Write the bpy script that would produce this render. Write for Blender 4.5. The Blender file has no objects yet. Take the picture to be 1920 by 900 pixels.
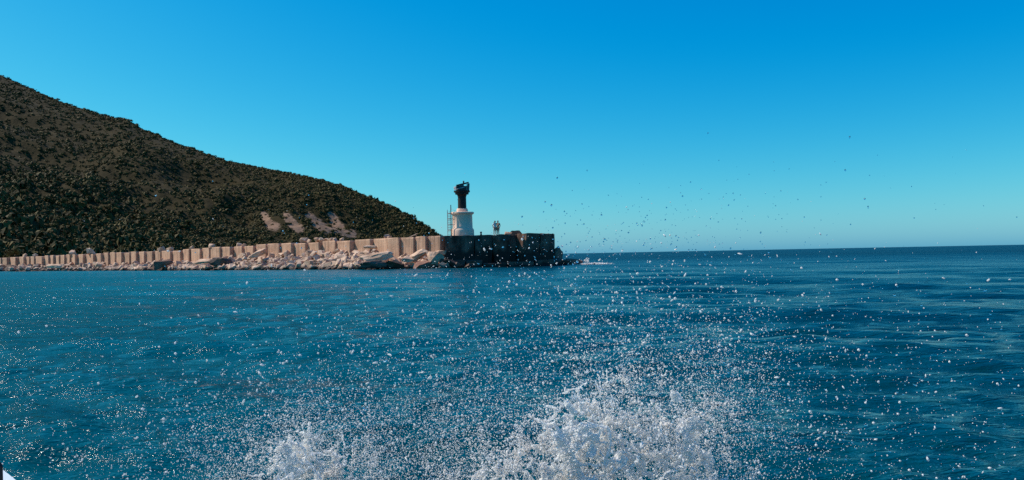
import bpy, bmesh, math, random
import numpy as np
from mathutils import Vector, Matrix, Euler

random.seed(7)
RNG = np.random.default_rng(11)
SC = bpy.context.scene
COL = SC.collection
R = math.radians

# ------------------------------------------------------------------ camera
F_PX, CX, CY = 1507.0, 960.0, 450.0          # focal length and centre in photo pixels
CAM_Z = 1.55                                 # eye height of someone sitting in a small boat
cam_data = bpy.data.cameras.new('camera')
cam_data.sensor_width = 36.0
cam_data.lens = 36.0 * F_PX / 1920.0
cam_data.clip_start = 0.05
cam_data.clip_end = 20000.0
cam = bpy.data.objects.new('camera', cam_data)
COL.objects.link(cam)
CAM_M = Matrix.Translation((0, 0, CAM_Z)) @ Matrix.Rotation(R(90 + 1.03), 4, 'X') @ Matrix.Rotation(R(-1.12), 4, 'Z')
cam.matrix_world = CAM_M
SC.camera = cam

# ------------------------------------------------------------------ sky and sun
SUN_AZ = R(-77)          # measured from +Y towards +X: the sun stands to the left
SUN_EL = R(46)
SUN_DIR = Vector((math.sin(SUN_AZ) * math.cos(SUN_EL), math.cos(SUN_AZ) * math.cos(SUN_EL), math.sin(SUN_EL)))
world = bpy.data.worlds.new('World')
SC.world = world
world.use_nodes = True
wn, wl = world.node_tree.nodes, world.node_tree.links
wn.clear()
sky = wn.new('ShaderNodeTexSky')
sky.sky_type = 'NISHITA'
sky.sun_disc = False
sky.sun_elevation = SUN_EL
sky.sun_rotation = SUN_AZ
sky.altitude = 0
sky.air_density = 1.0
sky.dust_density = 0.55
sky.ozone_density = 8.0
# the photograph's colour grade for the sky: one transform for the whole dome, per channel
SKY_STRENGTH = 0.085
sp = wn.new('ShaderNodeSeparateColor')
cb = wn.new('ShaderNodeCombineColor')
wl.new(sky.outputs[0], sp.inputs[0])
for ch, (gain, lift, power) in zip(('Red', 'Green', 'Blue'), ((2.35, -0.106, 1.5), (1.76, 0.0, 1.15), (1.075, 0.0, 0.48))):
    m1 = wn.new('ShaderNodeMath')
    m1.operation = 'MULTIPLY_ADD'
    m1.inputs[1].default_value = SKY_STRENGTH
    m1.inputs[2].default_value = lift
    m2 = wn.new('ShaderNodeMath')
    m2.operation = 'MAXIMUM'
    m2.inputs[1].default_value = 0.0
    m3 = wn.new('ShaderNodeMath')
    m3.operation = 'POWER'
    m3.inputs[1].default_value = power
    m4 = wn.new('ShaderNodeMath')
    m4.operation = 'MULTIPLY'
    m4.inputs[1].default_value = gain / SKY_STRENGTH
    wl.new(sp.outputs[ch], m1.inputs[0])
    for p_, q_ in ((m1, m2), (m2, m3), (m3, m4)):
        wl.new(p_.outputs[0], q_.inputs[0])
    wl.new(m4.outputs[0], cb.inputs[ch])
bg = wn.new('ShaderNodeBackground')
bg.inputs['Strength'].default_value = SKY_STRENGTH
wo = wn.new('ShaderNodeOutputWorld')
wl.new(cb.outputs[0], bg.inputs['Color'])
wl.new(bg.outputs[0], wo.inputs['Surface'])

sun_data = bpy.data.lights.new('sun', 'SUN')
sun_data.energy = 5.0
sun_data.angle = R(0.53)
sun_data.color = (1.0, 0.93, 0.84)
sun = bpy.data.objects.new('sun', sun_data)
COL.objects.link(sun)
sun.rotation_euler = SUN_DIR.to_track_quat('Z', 'Y').to_euler()
sun.location = (-60, 0, 80)

vs = SC.view_settings
SC.display_settings.display_device = 'sRGB'
vs.view_transform = 'Standard'
vs.look = 'None'
vs.exposure = 0.0
vs.gamma = 1.0
vs.use_curve_mapping = False
SC.cycles.max_bounces = 10
SC.cycles.diffuse_bounces = 8
SC.cycles.transparent_max_bounces = 8
SC.cycles.transmission_bounces = 6
SC.cycles.sample_clamp_indirect = 4.0
SC.cycles.sample_clamp_direct = 12.0
SC.cycles.caustics_reflective = False
SC.cycles.caustics_refractive = False
SC.cycles.use_denoising = False

# ------------------------------------------------------------------ layout helpers
M3 = CAM_M.to_3x3()


def at(px, py, depth):
    """World point at DEPTH metres along +Y that the photo shows at pixel (px, py)."""
    d = M3 @ Vector(((px - CX) / F_PX, -(py - CY) / F_PX, -1.0))
    return Vector((0, 0, CAM_Z)) + d * (depth / d.y)


def horizon(px):
    return 477.0 - 0.0195 * (px - 960.0)


def ground_x(px, depth):
    return at(px, horizon(px), depth).x


def interp(x, pts):
    xs, ys = zip(*pts)
    return float(np.interp(x, xs, ys))


# ------------------------------------------------------------------ noise
def _hash(ix, iy, iz, seed):
    h = (ix * 374761393 + iy * 668265263 + iz * 2147483647 + seed * 974634777) & 0xFFFFFFFF
    h = ((h ^ (h >> 13)) * 1274126177) & 0xFFFFFFFF
    h = (h ^ (h >> 16)) & 0xFFFFFFFF
    return h.astype(np.float64) / 4294967295.0


def vnoise(p, seed=0):
    p = np.asarray(p, dtype=np.float64)
    i = np.floor(p).astype(np.int64)
    f = p - i
    f = f * f * f * (f * (f * 6 - 15) + 10)
    r = 0
    for dx in (0, 1):
        for dy in (0, 1):
            for dz in (0, 1):
                w = (f[:, 0] if dx else 1 - f[:, 0]) * (f[:, 1] if dy else 1 - f[:, 1]) * (f[:, 2] if dz else 1 - f[:, 2])
                r = r + w * _hash(i[:, 0] + dx, i[:, 1] + dy, i[:, 2] + dz, seed)
    return r * 2 - 1


def fbm(p, octaves=4, seed=0, gain=0.5, lac=2.03):
    p = np.asarray(p, dtype=np.float64)
    a, s, t = 1.0, 0.0, 0.0
    for o in range(octaves):
        s = s + a * vnoise(p, seed + o * 17)
        t += a
        a *= gain
        p = p * lac + 13.7
    return s / t


# ------------------------------------------------------------------ object helpers
def mesh_np(name, verts, faces, smooth=False):
    """Mesh from numpy arrays: faces (N,3) or (N,4)."""
    me = bpy.data.meshes.new(name)
    verts = np.ascontiguousarray(verts, dtype=np.float32)
    faces = np.ascontiguousarray(faces, dtype=np.int32)
    n, k = faces.shape
    me.vertices.add(len(verts))
    me.vertices.foreach_set('co', verts.ravel())
    me.loops.add(n * k)
    me.loops.foreach_set('vertex_index', faces.ravel())
    me.polygons.add(n)
    me.polygons.foreach_set('loop_start', np.arange(0, n * k, k, dtype=np.int32))
    me.polygons.foreach_set('loop_total', np.full(n, k, dtype=np.int32))
    me.update(calc_edges=True)
    me.validate()
    me.polygons.foreach_set('use_smooth', np.full(len(me.polygons), smooth, dtype=bool))
    return me


def link(name, me, mat=None, parent=None):
    o = bpy.data.objects.new(name, me)
    COL.objects.link(o)
    if me is not None and mat is not None:
        me.materials.clear()
        me.materials.append(mat)
    if parent is not None:
        o.parent = parent
    return o


def tag(o, label=None, cat=None, group=None, kind=None):
    if label:
        o['label'] = label
    if cat:
        o['category'] = cat
    if group:
        o['group'] = group
    if kind:
        o['kind'] = kind
    return o


def empty(name, loc=(0, 0, 0), rz=0.0):
    o = bpy.data.objects.new(name, None)
    o.empty_display_size = 0.3
    COL.objects.link(o)
    o.location = loc
    o.rotation_euler = (0, 0, rz)
    return o


class MB:
    """Collects shapes in one bmesh."""
    def __init__(self):
        self.bm = bmesh.new()

    def _add(self, fn, mat=None):
        tmp = bmesh.new()
        fn(tmp)
        if mat is not None:
            bmesh.ops.transform(tmp, matrix=mat, verts=tmp.verts)
        me = bpy.data.meshes.new('tmp')
        tmp.to_mesh(me)
        tmp.free()
        self.bm.from_mesh(me)
        bpy.data.meshes.remove(me)
        return self

    def box(self, c, s, bevel=0.0, rot=None):
        def fn(b):
            bmesh.ops.create_cube(b, size=1.0)
            bmesh.ops.scale(b, vec=s, verts=b.verts)
            if bevel:
                bmesh.ops.bevel(b, geom=list(b.edges), offset=bevel, segments=1, affect='EDGES', profile=0.5)
        m = Matrix.Translation(c)
        if rot is not None:
            m = m @ Euler(rot).to_matrix().to_4x4()
        return self._add(fn, m)

    def tube(self, a, b_, r0, r1=None, seg=10):
        a, b_ = Vector(a), Vector(b_)
        r1 = r0 if r1 is None else r1
        d = b_ - a
        def fn(b):
            bmesh.ops.create_cone(b, cap_ends=True, segments=seg, radius1=r0, radius2=r1, depth=d.length)
        m = Matrix.Translation((a + b_) / 2) @ d.to_track_quat('Z', 'Y').to_matrix().to_4x4()
        return self._add(fn, m)

    def lathe(self, prof, seg=40, c=(0, 0, 0)):
        def fn(b):
            rings = []
            for r, z in prof:
                rings.append([b.verts.new((r * math.cos(2 * math.pi * k / seg), r * math.sin(2 * math.pi * k / seg), z)) for k in range(seg)])
            for i in range(len(rings) - 1):
                for k in range(seg):
                    b.faces.new((rings[i][k], rings[i][(k + 1) % seg], rings[i + 1][(k + 1) % seg], rings[i + 1][k]))
            b.faces.new(list(reversed(rings[0])))
            b.faces.new(rings[-1])
        return self._add(fn, Matrix.Translation(c))

    def torus(self, c, R_, r, seg=20, a0=0.0, a1=2 * math.pi, n=6):
        pts = [Vector(c) + Vector((R_ * math.cos(a0 + (a1 - a0) * k / seg), R_ * math.sin(a0 + (a1 - a0) * k / seg), 0)) for k in range(seg + 1)]
        for p, q in zip(pts, pts[1:]):
            self.tube(p, q, r, seg=n)
        return self

    def prism(self, poly, z0, z1, cuts=0):
        def fn(b):
            lo = [b.verts.new((p[0], p[1], z0)) for p in poly]
            hi = [b.verts.new((p[0], p[1], z1)) for p in poly]
            n = len(poly)
            for k in range(n):
                b.faces.new((lo[k], lo[(k + 1) % n], hi[(k + 1) % n], hi[k]))
            b.faces.new(list(reversed(lo)))
            b.faces.new(hi)
            bmesh.ops.recalc_face_normals(b, faces=b.faces)
        return self._add(fn)

    def done(self, name, mat, parent=None, smooth=False, rough=0.0, cuts=0, seed=0, bevel=0.0):
        b = self.bm
        if bevel:
            bmesh.ops.bevel(b, geom=list(b.edges), offset=bevel, segments=1, affect='EDGES', profile=0.5)
        if cuts:
            bmesh.ops.subdivide_edges(b, edges=list(b.edges), cuts=cuts, use_grid_fill=True)
        if rough:
            co = np.array([v.co[:] for v in b.verts])
            for ax in range(3):
                n = fbm(co * 1.7 + ax * 31.3, 3, seed + ax)
                for v, d in zip(b.verts, n):
                    v.co[ax] += d * rough
        me = bpy.data.meshes.new(name)
        b.to_mesh(me)
        b.free()
        if smooth:
            for p in me.polygons:
                p.use_smooth = True
        return link(name, me, mat, parent)


def smooth_by_angle(o, deg=35):
    me = o.data
    for p in me.polygons:
        p.use_smooth = True
    me.set_sharp_from_angle(angle=R(deg))


# ------------------------------------------------------------------ materials
def new_mat(name):
    m = bpy.data.materials.new(name)
    m.use_nodes = True
    nt = m.node_tree
    nt.nodes.clear()
    out = nt.nodes.new('ShaderNodeOutputMaterial')
    bsdf = nt.nodes.new('ShaderNodeBsdfPrincipled')
    nt.links.new(bsdf.outputs[0], out.inputs['Surface'])
    return m, nt, bsdf, out


def node(nt, t, **kw):
    n = nt.nodes.new(t)
    for k, v in kw.items():
        if k in n.inputs:
            n.inputs[k].default_value = v
        else:
            setattr(n, k, v)
    return n


def ramp(nt, fac, stops):
    n = nt.nodes.new('ShaderNodeValToRGB')
    while len(n.color_ramp.elements) < len(stops):
        n.color_ramp.elements.new(0.5)
    for e, (p, c) in zip(n.color_ramp.elements, stops):
        e.position = p
        e.color = (*c, 1) if len(c) == 3 else c
    nt.links.new(fac, n.inputs[0])
    return n.outputs[0]


def mixc(nt, fac, a, b, blend='MIX'):
    n = nt.nodes.new('ShaderNodeMix')
    n.data_type = 'RGBA'
    n.blend_type = blend
    for sock, v in ((n.inputs[0], fac), (n.inputs[6], a), (n.inputs[7], b)):
        if hasattr(v, 'is_output'):
            nt.links.new(v, sock)
        elif isinstance(v, (int, float)):
            sock.default_value = v
        else:
            sock.default_value = (*v, 1)
    return n.outputs[2]


def mathn(nt, op, a, b=0.0, clamp=False):
    n = nt.nodes.new('ShaderNodeMath')
    n.operation = op
    n.use_clamp = clamp
    for sock, v in ((n.inputs[0], a), (n.inputs[1], b)):
        if hasattr(v, 'is_output'):
            nt.links.new(v, sock)
        else:
            sock.default_value = v
    return n.outputs[0]


def noise_tex(nt, vec, scale, detail=4.0, rough=0.55, dist=0.0):
    n = nt.nodes.new('ShaderNodeTexNoise')
    n.inputs['Scale'].default_value = scale
    n.inputs['Detail'].default_value = detail
    n.inputs['Roughness'].default_value = rough
    n.inputs['Distortion'].default_value = dist
    if vec is not None:
        nt.links.new(vec, n.inputs['Vector'])
    return n.outputs['Fac']


def scaled(nt, vec, s):
    n = nt.nodes.new('ShaderNodeMapping')
    n.inputs['Scale'].default_value = s
    nt.links.new(vec, n.inputs['Vector'])
    return n.outputs[0]


def bump(nt, bsdf, h, strength, dist):
    n = nt.nodes.new('ShaderNodeBump')
    n.inputs['Strength'].default_value = strength
    n.inputs['Distance'].default_value = dist
    nt.links.new(h, n.inputs['Height'])
    nt.links.new(n.outputs[0], bsdf.inputs['Normal'])
    return n


def concrete(name, c_lo, c_hi, streak=0.6, algae=True, wet_z=0.9, vary=0.25):
    m, nt, b, out = new_mat(name)
    geo = node(nt, 'ShaderNodeNewGeometry')
    pos = geo.outputs['Position']
    info = node(nt, 'ShaderNodeObjectInfo')
    off = nt.nodes.new('ShaderNodeVectorMath')
    off.operation = 'ADD'
    nt.links.new(pos, off.inputs[0])
    sc = nt.nodes.new('ShaderNodeVectorMath')
    sc.operation = 'SCALE'
    sc.inputs[0].default_value = (37.0, 21.0, 0.0)
    nt.links.new(info.outputs['Random'], sc.inputs['Scale'])
    nt.links.new(sc.outputs[0], off.inputs[1])
    p = off.outputs[0]
    blot = noise_tex(nt, p, 0.9, 5, 0.6)
    fine = noise_tex(nt, p, 9.0, 5, 0.65)
    board = noise_tex(nt, scaled(nt, p, (5.0, 5.0, 0.18)), 1.0, 3, 0.6)     # timber shutter marks and run-off streaks
    base = ramp(nt, blot, [(0.3, c_lo), (0.7, c_hi)])
    base = mixc(nt, mathn(nt, 'MULTIPLY', mathn(nt, 'SUBTRACT', board, 0.48), 3.2 * streak, True), base, tuple(0.45 * x for x in c_lo))
    base = mixc(nt, mathn(nt, 'MULTIPLY', mathn(nt, 'SUBTRACT', fine, 0.56), 2.0, True), base, tuple(0.6 * x for x in c_lo))
    tint = ramp(nt, info.outputs['Random'], [(0.0, (1 - vary, 1 - vary, 1 - vary)), (0.5, (1, 0.98, 0.96)), (1.0, (1 - vary * 0.4, 1 - vary * 0.55, 1 - vary * 0.6))])
    base = mixc(nt, 1.0, base, tint, 'MULTIPLY')
    if algae:
        sep = node(nt, 'ShaderNodeSeparateXYZ')
        nt.links.new(pos, sep.inputs[0])
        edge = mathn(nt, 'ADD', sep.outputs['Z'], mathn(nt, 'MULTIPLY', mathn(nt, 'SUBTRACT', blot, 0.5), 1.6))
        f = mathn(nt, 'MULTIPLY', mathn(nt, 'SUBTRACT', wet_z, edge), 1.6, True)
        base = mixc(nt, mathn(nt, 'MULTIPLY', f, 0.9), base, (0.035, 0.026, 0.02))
    nt.links.new(base, b.inputs['Base Color'])
    b.inputs['Roughness'].default_value = 0.9
    b.inputs['Specular IOR Level'].default_value = 0.25
    h = mathn(nt, 'ADD', mathn(nt, 'MULTIPLY', board, 1.4), fine)
    bump(nt, b, h, 0.7, 0.05)
    return m


def stone_mat(name, c_lo, c_hi, wet_z=0.55, rough=0.88):
    m, nt, b, out = new_mat(name)
    geo = node(nt, 'ShaderNodeNewGeometry')
    pos = geo.outputs['Position']
    info = node(nt, 'ShaderNodeObjectInfo')
    n1 = noise_tex(nt, pos, 0.8, 4)
    n2 = noise_tex(nt, pos, 6.0, 6, 0.7)
    base = ramp(nt, n1, [(0.3, c_lo), (0.68, c_hi)])
    base = mixc(nt, mathn(nt, 'MULTIPLY', mathn(nt, 'SUBTRACT', n2, 0.52), 2.2, True), base, tuple(0.5 * x for x in c_lo))
    tint = ramp(nt, info.outputs['Random'], [(0, (0.72, 0.68, 0.65)), (0.5, (1, 1, 1)), (1, (0.9, 0.82, 0.75))])
    base = mixc(nt, 1.0, base, tint, 'MULTIPLY')
    sep = node(nt, 'ShaderNodeSeparateXYZ')
    nt.links.new(pos, sep.inputs[0])
    edge = mathn(nt, 'ADD', sep.outputs['Z'], mathn(nt, 'MULTIPLY', mathn(nt, 'SUBTRACT', n1, 0.5), 0.8))
    f = mathn(nt, 'MULTIPLY', mathn(nt, 'SUBTRACT', wet_z, edge), 3.0, True)       # tide-mark of dark weed
    base = mixc(nt, mathn(nt, 'MULTIPLY', f, 0.92), base, (0.03, 0.018, 0.014))
    nt.links.new(base, b.inputs['Base Color'])
    b.inputs['Roughness'].default_value = rough
    b.inputs['Specular IOR Level'].default_value = 0.25
    bump(nt, b, n2, 0.8, 0.08)
    return m


def paint(name, c, rough=0.6, dirt=(0.2, 0.15, 0.1), amount=0.5, scale=3.0, streak=True, spec=0.3, metallic=0.0):
    m, nt, b, out = new_mat(name)
    tc = node(nt, 'ShaderNodeNewGeometry')
    v = tc.outputs['Position']
    n1 = noise_tex(nt, scaled(nt, v, (1.6, 1.6, 0.25)) if streak else v, scale, 5, 0.65)
    n2 = noise_tex(nt, v, scale * 3, 4, 0.6)
    f = mathn(nt, 'MULTIPLY', mathn(nt, 'SUBTRACT', mathn(nt, 'MULTIPLY', mathn(nt, 'ADD', n1, n2), 0.5), 0.48), 4.0 * amount, True)
    nt.links.new(mixc(nt, f, c, dirt), b.inputs['Base Color'])
    b.inputs['Roughness'].default_value = rough
    b.inputs['Metallic'].default_value = metallic
    b.inputs['Specular IOR Level'].default_value = spec
    bump(nt, b, n2, 0.3, 0.01)
    return m


MAT = {}
MAT['block'] = concrete('wall_concrete', (0.50, 0.28, 0.175), (0.76, 0.46, 0.30), 0.95, True, 0.55)
MAT['head'] = concrete('shade_toned_head_concrete', (0.055, 0.03, 0.02), (0.30, 0.18, 0.125), 0.9, True, 2.4, 0.2)  # shade of the head is put into its colour; algae line raised to darken too
MAT['deck'] = concrete('deck_concrete', (0.36, 0.29, 0.25), (0.5, 0.42, 0.36), 0.2, False)
MAT['stone'] = stone_mat('rubble_limestone', (0.48, 0.29, 0.19), (0.74, 0.53, 0.385))
MAT['warmstone'] = stone_mat('warm_boulder', (0.46, 0.27, 0.17), (0.78, 0.52, 0.36))
MAT['bank'] = stone_mat('bank_gap_shade', (0.08, 0.05, 0.035), (0.16, 0.10, 0.07))  # dark colour stands in for the shade in gaps between the stones
MAT['darkstone'] = stone_mat('weed_and_shade_rock', (0.09, 0.05, 0.038), (0.2, 0.12, 0.09), 0.5, 0.7)
MAT['redrock'] = stone_mat('red_rock', (0.2, 0.09, 0.06), (0.36, 0.18, 0.12), 0.15, 0.7)
MAT['white'] = paint('weathered_white_paint', (0.92, 0.6, 0.43), 0.7, (0.42, 0.27, 0.2), 0.55, 1.6)
MAT['black'] = paint('black_tower_paint', (0.02, 0.013, 0.01), 0.55, (0.04, 0.02, 0.012), 0.5, 2.0)
MAT['steel'] = paint('galvanised_steel', (0.33, 0.32, 0.31), 0.5, (0.18, 0.12, 0.08), 0.5, 5.0, metallic=0.4)
MAT['dark_steel'] = paint('dark_steel', (0.03, 0.03, 0.035), 0.45, (0.07, 0.05, 0.04), 0.3, 5.0)
MAT['panel'] = paint('solar_panel_glass', (0.34, 0.30, 0.29), 0.35, (0.85, 0.8, 0.74), 1.2, 2.6, False, 0.5)
MAT['gelcoat'] = paint('white_gelcoat', (0.8, 0.8, 0.8), 0.25, (0.6, 0.6, 0.58), 0.2, 3.0, False, 0.5)
MAT['rubber'] = paint('black_rubber', (0.015, 0.013, 0.016), 0.6, (0.04, 0.035, 0.035), 0.3, 6.0, False)
MAT['skin'] = paint('skin', (0.42, 0.22, 0.14), 0.55, (0.36, 0.18, 0.11), 0.3, 8.0, False)
MAT['hair'] = paint('dark_hair', (0.012, 0.008, 0.006), 0.45, (0.02, 0.014, 0.01), 0.3, 20.0, False)
MAT['white_cloth'] = paint('white_cotton', (0.86, 0.82, 0.76), 0.85, (0.66, 0.6, 0.54), 0.3, 8.0, False)
MAT['beige_cloth'] = paint('beige_cotton', (0.66, 0.5, 0.38), 0.85, (0.4, 0.28, 0.2), 0.3, 8.0, False)
MAT['brown_cloth'] = paint('brown_cotton', (0.42, 0.26, 0.17), 0.85, (0.3, 0.18, 0.11), 0.3, 8.0, False)


def sea_material():
    m, nt, b, out = new_mat('sea_water')
    geo = node(nt, 'ShaderNodeNewGeometry')
    pos = geo.outputs['Position']
    big = noise_tex(nt, scaled(nt, pos, (0.012, 0.03, 0.0)), 1.0, 3, 0.5)
    sep = node(nt, 'ShaderNodeSeparateXYZ')
    nt.links.new(pos, sep.inputs[0])
    # the shelf inside the breakwater is shallow and paler, open water to the east is deep
    shelf = mathn(nt, 'MULTIPLY', mathn(nt, 'SUBTRACT', 12.0, mathn(nt, 'ADD', sep.outputs['X'], mathn(nt, 'MULTIPLY', sep.outputs['Y'], 0.1))), 0.035, True)
    shelf = mathn(nt, 'ADD', mathn(nt, 'MULTIPLY', shelf, 0.8), mathn(nt, 'MULTIPLY', mathn(nt, 'SUBTRACT', big, 0.5), 0.7), True)
    col = mixc(nt, shelf, (0.0, 0.020, 0.030), (0.0, 0.132, 0.172))
    nt.links.new(col, b.inputs['Base Color'])
    ln = nt.nodes.new('ShaderNodeVectorMath')
    ln.operation = 'LENGTH'
    nt.links.new(pos, ln.inputs[0])
    # far off the waves are too small to resolve, so their slopes go into the roughness
    nt.links.new(mathn(nt, 'MINIMUM', mathn(nt, 'ADD', mathn(nt, 'MULTIPLY', ln.outputs['Value'], 0.0017), 0.06), 0.40), b.inputs['Roughness'])
    b.inputs['IOR'].default_value = 1.333
    b.inputs['Specular IOR Level'].default_value = 0.17
    r1 = noise_tex(nt, scaled(nt, pos, (0.7, 1.7, 1.0)), 1.8, 5, 0.62, 0.3)
    r2 = noise_tex(nt, scaled(nt, pos, (0.6, 1.8, 1.0)), 6.0, 3, 0.55, 0.4)
    h = mathn(nt, 'ADD', r1, mathn(nt, 'MULTIPLY', r2, 0.10))
    bump(nt, b, h, 1.0, 0.155)
    return m


def foliage_mat(name, lo, hi):
    m, nt, b, out = new_mat(name)
    geo = node(nt, 'ShaderNodeNewGeometry')
    info = node(nt, 'ShaderNodeObjectInfo')
    n = noise_tex(nt, geo.outputs['Position'], 0.035, 5, 0.65)
    rnd = mathn(nt, 'ADD', mathn(nt, 'MULTIPLY', geo.outputs['Random Per Island'], 0.55), mathn(nt, 'MULTIPLY', n, 0.5))
    col = ramp(nt, rnd, [(0.15, lo), (0.8, hi)])
    nt.links.new(col, b.inputs['Base Color'])
    b.inputs['Roughness'].default_value = 0.75
    b.inputs['Specular IOR Level'].default_value = 0.15
    return m


def hill_material():
    m, nt, b, out = new_mat('hill_soil_and_scrub')
    geo = node(nt, 'ShaderNodeNewGeometry')
    pos = geo.outputs['Position']
    n1 = noise_tex(nt, pos, 0.03, 5, 0.65)
    n2 = noise_tex(nt, pos, 0.35, 4, 0.65)
    soil = ramp(nt, mathn(nt, 'ADD', mathn(nt, 'MULTIPLY', n1, 0.6), mathn(nt, 'MULTIPLY', n2, 0.4)),
                [(0.3, (0.024, 0.018, 0.005)), (0.55, (0.041, 0.029, 0.009)), (0.75, (0.068, 0.042, 0.015))])
    at_ = node(nt, 'ShaderNodeAttribute')
    at_.attribute_name = 'scree'
    scree = ramp(nt, n2, [(0.3, (0.17, 0.098, 0.06)), (0.7, (0.29, 0.18, 0.115))])
    f = mathn(nt, 'MULTIPLY', mathn(nt, 'SUBTRACT', mathn(nt, 'ADD', at_.outputs['Fac'], mathn(nt, 'MULTIPLY', mathn(nt, 'SUBTRACT', n2, 0.5), 1.5)), 0.5), 4.0, True)
    nt.links.new(mixc(nt, f, soil, scree), b.inputs['Base Color'])
    b.inputs['Roughness'].default_value = 0.95
    b.inputs['Specular IOR Level'].default_value = 0.1
    bump(nt, b, n2, 0.8, 0.8)
    return m


MAT['sea'] = sea_material()
MAT['scrub'] = foliage_mat('dry_scrub', (0.028, 0.021, 0.006), (0.115, 0.084, 0.021))
MAT['pine'] = foliage_mat('pine_needles', (0.010, 0.008, 0.002), (0.165, 0.115, 0.027))  # dark end of the tones paints the near-black shade between lit crowns
MAT['bark'] = paint('pine_bark', (0.09, 0.055, 0.035), 0.9, (0.04, 0.025, 0.018), 0.5, 4.0)
MAT['hill'] = hill_material()


def water_drop_mat(name, froth):
    """Clear water beads; FROTH is the share coloured white, for trapped air and for sun glints."""
    m, nt, b, out = new_mat(name)
    b.inputs['Base Color'].default_value = (0.96, 0.98, 1.0, 1)
    b.inputs['Transmission Weight'].default_value = 1.0
    b.inputs['IOR'].default_value = 1.333
    b.inputs['Roughness'].default_value = 0.12
    d = node(nt, 'ShaderNodeBsdfDiffuse')
    d.inputs['Color'].default_value = (0.98, 0.95, 0.91, 1)
    t = node(nt, 'ShaderNodeBsdfTranslucent')
    t.inputs['Color'].default_value = (0.98, 0.95, 0.91, 1)
    mx = node(nt, 'ShaderNodeMixShader')
    mx.inputs[0].default_value = 0.5
    nt.links.new(d.outputs[0], mx.inputs[1])
    nt.links.new(t.outputs[0], mx.inputs[2])
    geo = node(nt, 'ShaderNodeNewGeometry')
    fr = mathn(nt, 'GREATER_THAN', froth, geo.outputs['Random Per Island'])
    mo = node(nt, 'ShaderNodeMixShader')
    nt.links.new(fr, mo.inputs[0])
    nt.links.new(b.outputs[0], mo.inputs[1])
    nt.links.new(mx.outputs[0], mo.inputs[2])
    nt.links.new(mo.outputs[0], out.inputs['Surface'])
    return m


MAT['drop'] = water_drop_mat('glint_white_drop', 0.6)  # white beads here are sun glints put into the colour
MAT['froth'] = water_drop_mat('frothy_water', 0.92)
MAT['foam'] = water_drop_mat('white_water_sheet', 1.0)
MAT['clear'] = water_drop_mat('thin_clear_drop', 0.0)


# ================================================================== SEA
def build_sea():
    front = np.linspace(R(-46), R(46), 440)
    rest = np.linspace(R(46), R(314), 120)[1:-1]
    ang = np.concatenate([front, rest])
    rad = np.concatenate([[0.02, 0.6, 1.2], np.geomspace(1.8, 260.0, 430), np.geomspace(268.0, 9000.0, 70)])
    A, Rr = np.meshgrid(ang, rad)
    X = Rr * np.sin(A)
    Y = Rr * np.cos(A)
    cell = np.maximum(Rr * (front[1] - front[0]), np.gradient(rad)[:, None] * np.ones_like(A))
    cell = np.where(np.abs(np.arctan2(np.sin(A), np.cos(A))) > R(46.1), Rr * 0.04, cell)
    Z = np.zeros_like(X)
    rng = np.random.default_rng(5)
    wind = R(196)                                       # chop runs towards the viewer and a little to the left
    for k in range(110):
        lam = 0.35 * (14.0 / 0.35) ** rng.random()
        th = wind + rng.normal(0, 0.24 + 0.22 * (lam < 1.5))
        amp = 0.0058 * lam ** 0.5 * rng.uniform(0.5, 1.3)
        kx, ky = math.sin(th) * 2 * math.pi / lam, math.cos(th) * 2 * math.pi / lam
        ph = kx * X + ky * Y + rng.uniform(0, 6.28)
        fade = np.clip((lam / cell - 2.5) / 3.0, 0, 1)
        s = np.sin(ph)
        Z += amp * fade * (s + 0.25 * np.cos(2 * ph))
    patch = fbm(np.stack([X.ravel() * 0.05, Y.ravel() * 0.09, 0 * X.ravel()], 1), 3, 3).reshape(X.shape)
    Z *= 1.0 + 0.6 * patch
    Z *= np.clip((Rr - 0.5) / 2.0, 0, 1)
    nr, na = X.shape
    idx = np.arange(nr * na).reshape(nr, na)
    a = idx[:-1, :]
    b = np.roll(idx, -1, axis=1)[:-1, :]
    c = np.roll(idx, -1, axis=1)[1:, :]
    d = idx[1:, :]
    faces = np.stack([a.ravel(), d.ravel(), c.ravel(), b.ravel()], 1)
    me = mesh_np('sea', np.stack([X.ravel(), Y.ravel(), Z.ravel()], 1), faces, True)
    o = link('sea', me, MAT['sea'])
    tag(o, kind='structure', label='choppy teal sea reaching to the horizon')
    return o


build_sea()

# ================================================================== HILL
SIL = [(-900, -40), (-600, -10), (-300, 40), (-120, 92), (0, 138), (50, 160), (100, 182), (140, 197), (190, 212), (240, 223), (270, 240),
       (330, 265), (400, 290), (440, 303), (500, 315), (560, 325), (600, 335), (640, 346), (700, 371), (740, 387), (770, 402),
       (800, 423), (825, 441), (845, 462), (858, 480)]
FOOT = [(-900, 300), (-300, 300), (0, 310), (300, 350), (600, 420), (800, 520), (858, 560)]
RIDGE = [(-900, 900), (-300, 860), (0, 800), (300, 720), (600, 640), (800, 585), (858, 566)]
SCREE = [(494, 402, 505, 421), (500, 414, 516, 424), (536, 403, 548, 420), (545, 416, 560, 428), (578, 403, 596, 420), (594, 420, 616, 429), (620, 402, 630, 418), (628, 416, 642, 431), (600, 427, 642, 433), (645, 434, 662, 440)]


def hill_point(px, v):
    zf, zr = interp(px, FOOT), interp(px, RIDGE)
    top = at(px, interp(px, SIL) + 2.0, zr).z
    if v <= 1.0:
        depth = zf + (zr - zf) * v
        h = -3.0 + (top + 3.0) * (0.62 * v + 0.76 * v * v - 0.38 * v ** 3)
    else:
        depth = zr + (v - 1.0) * 420
        h = top - (v - 1.0) ** 2 * 1.9 * top - (v - 1.0) * 0.10 * top
    return ground_x(px, depth), depth, h


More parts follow.
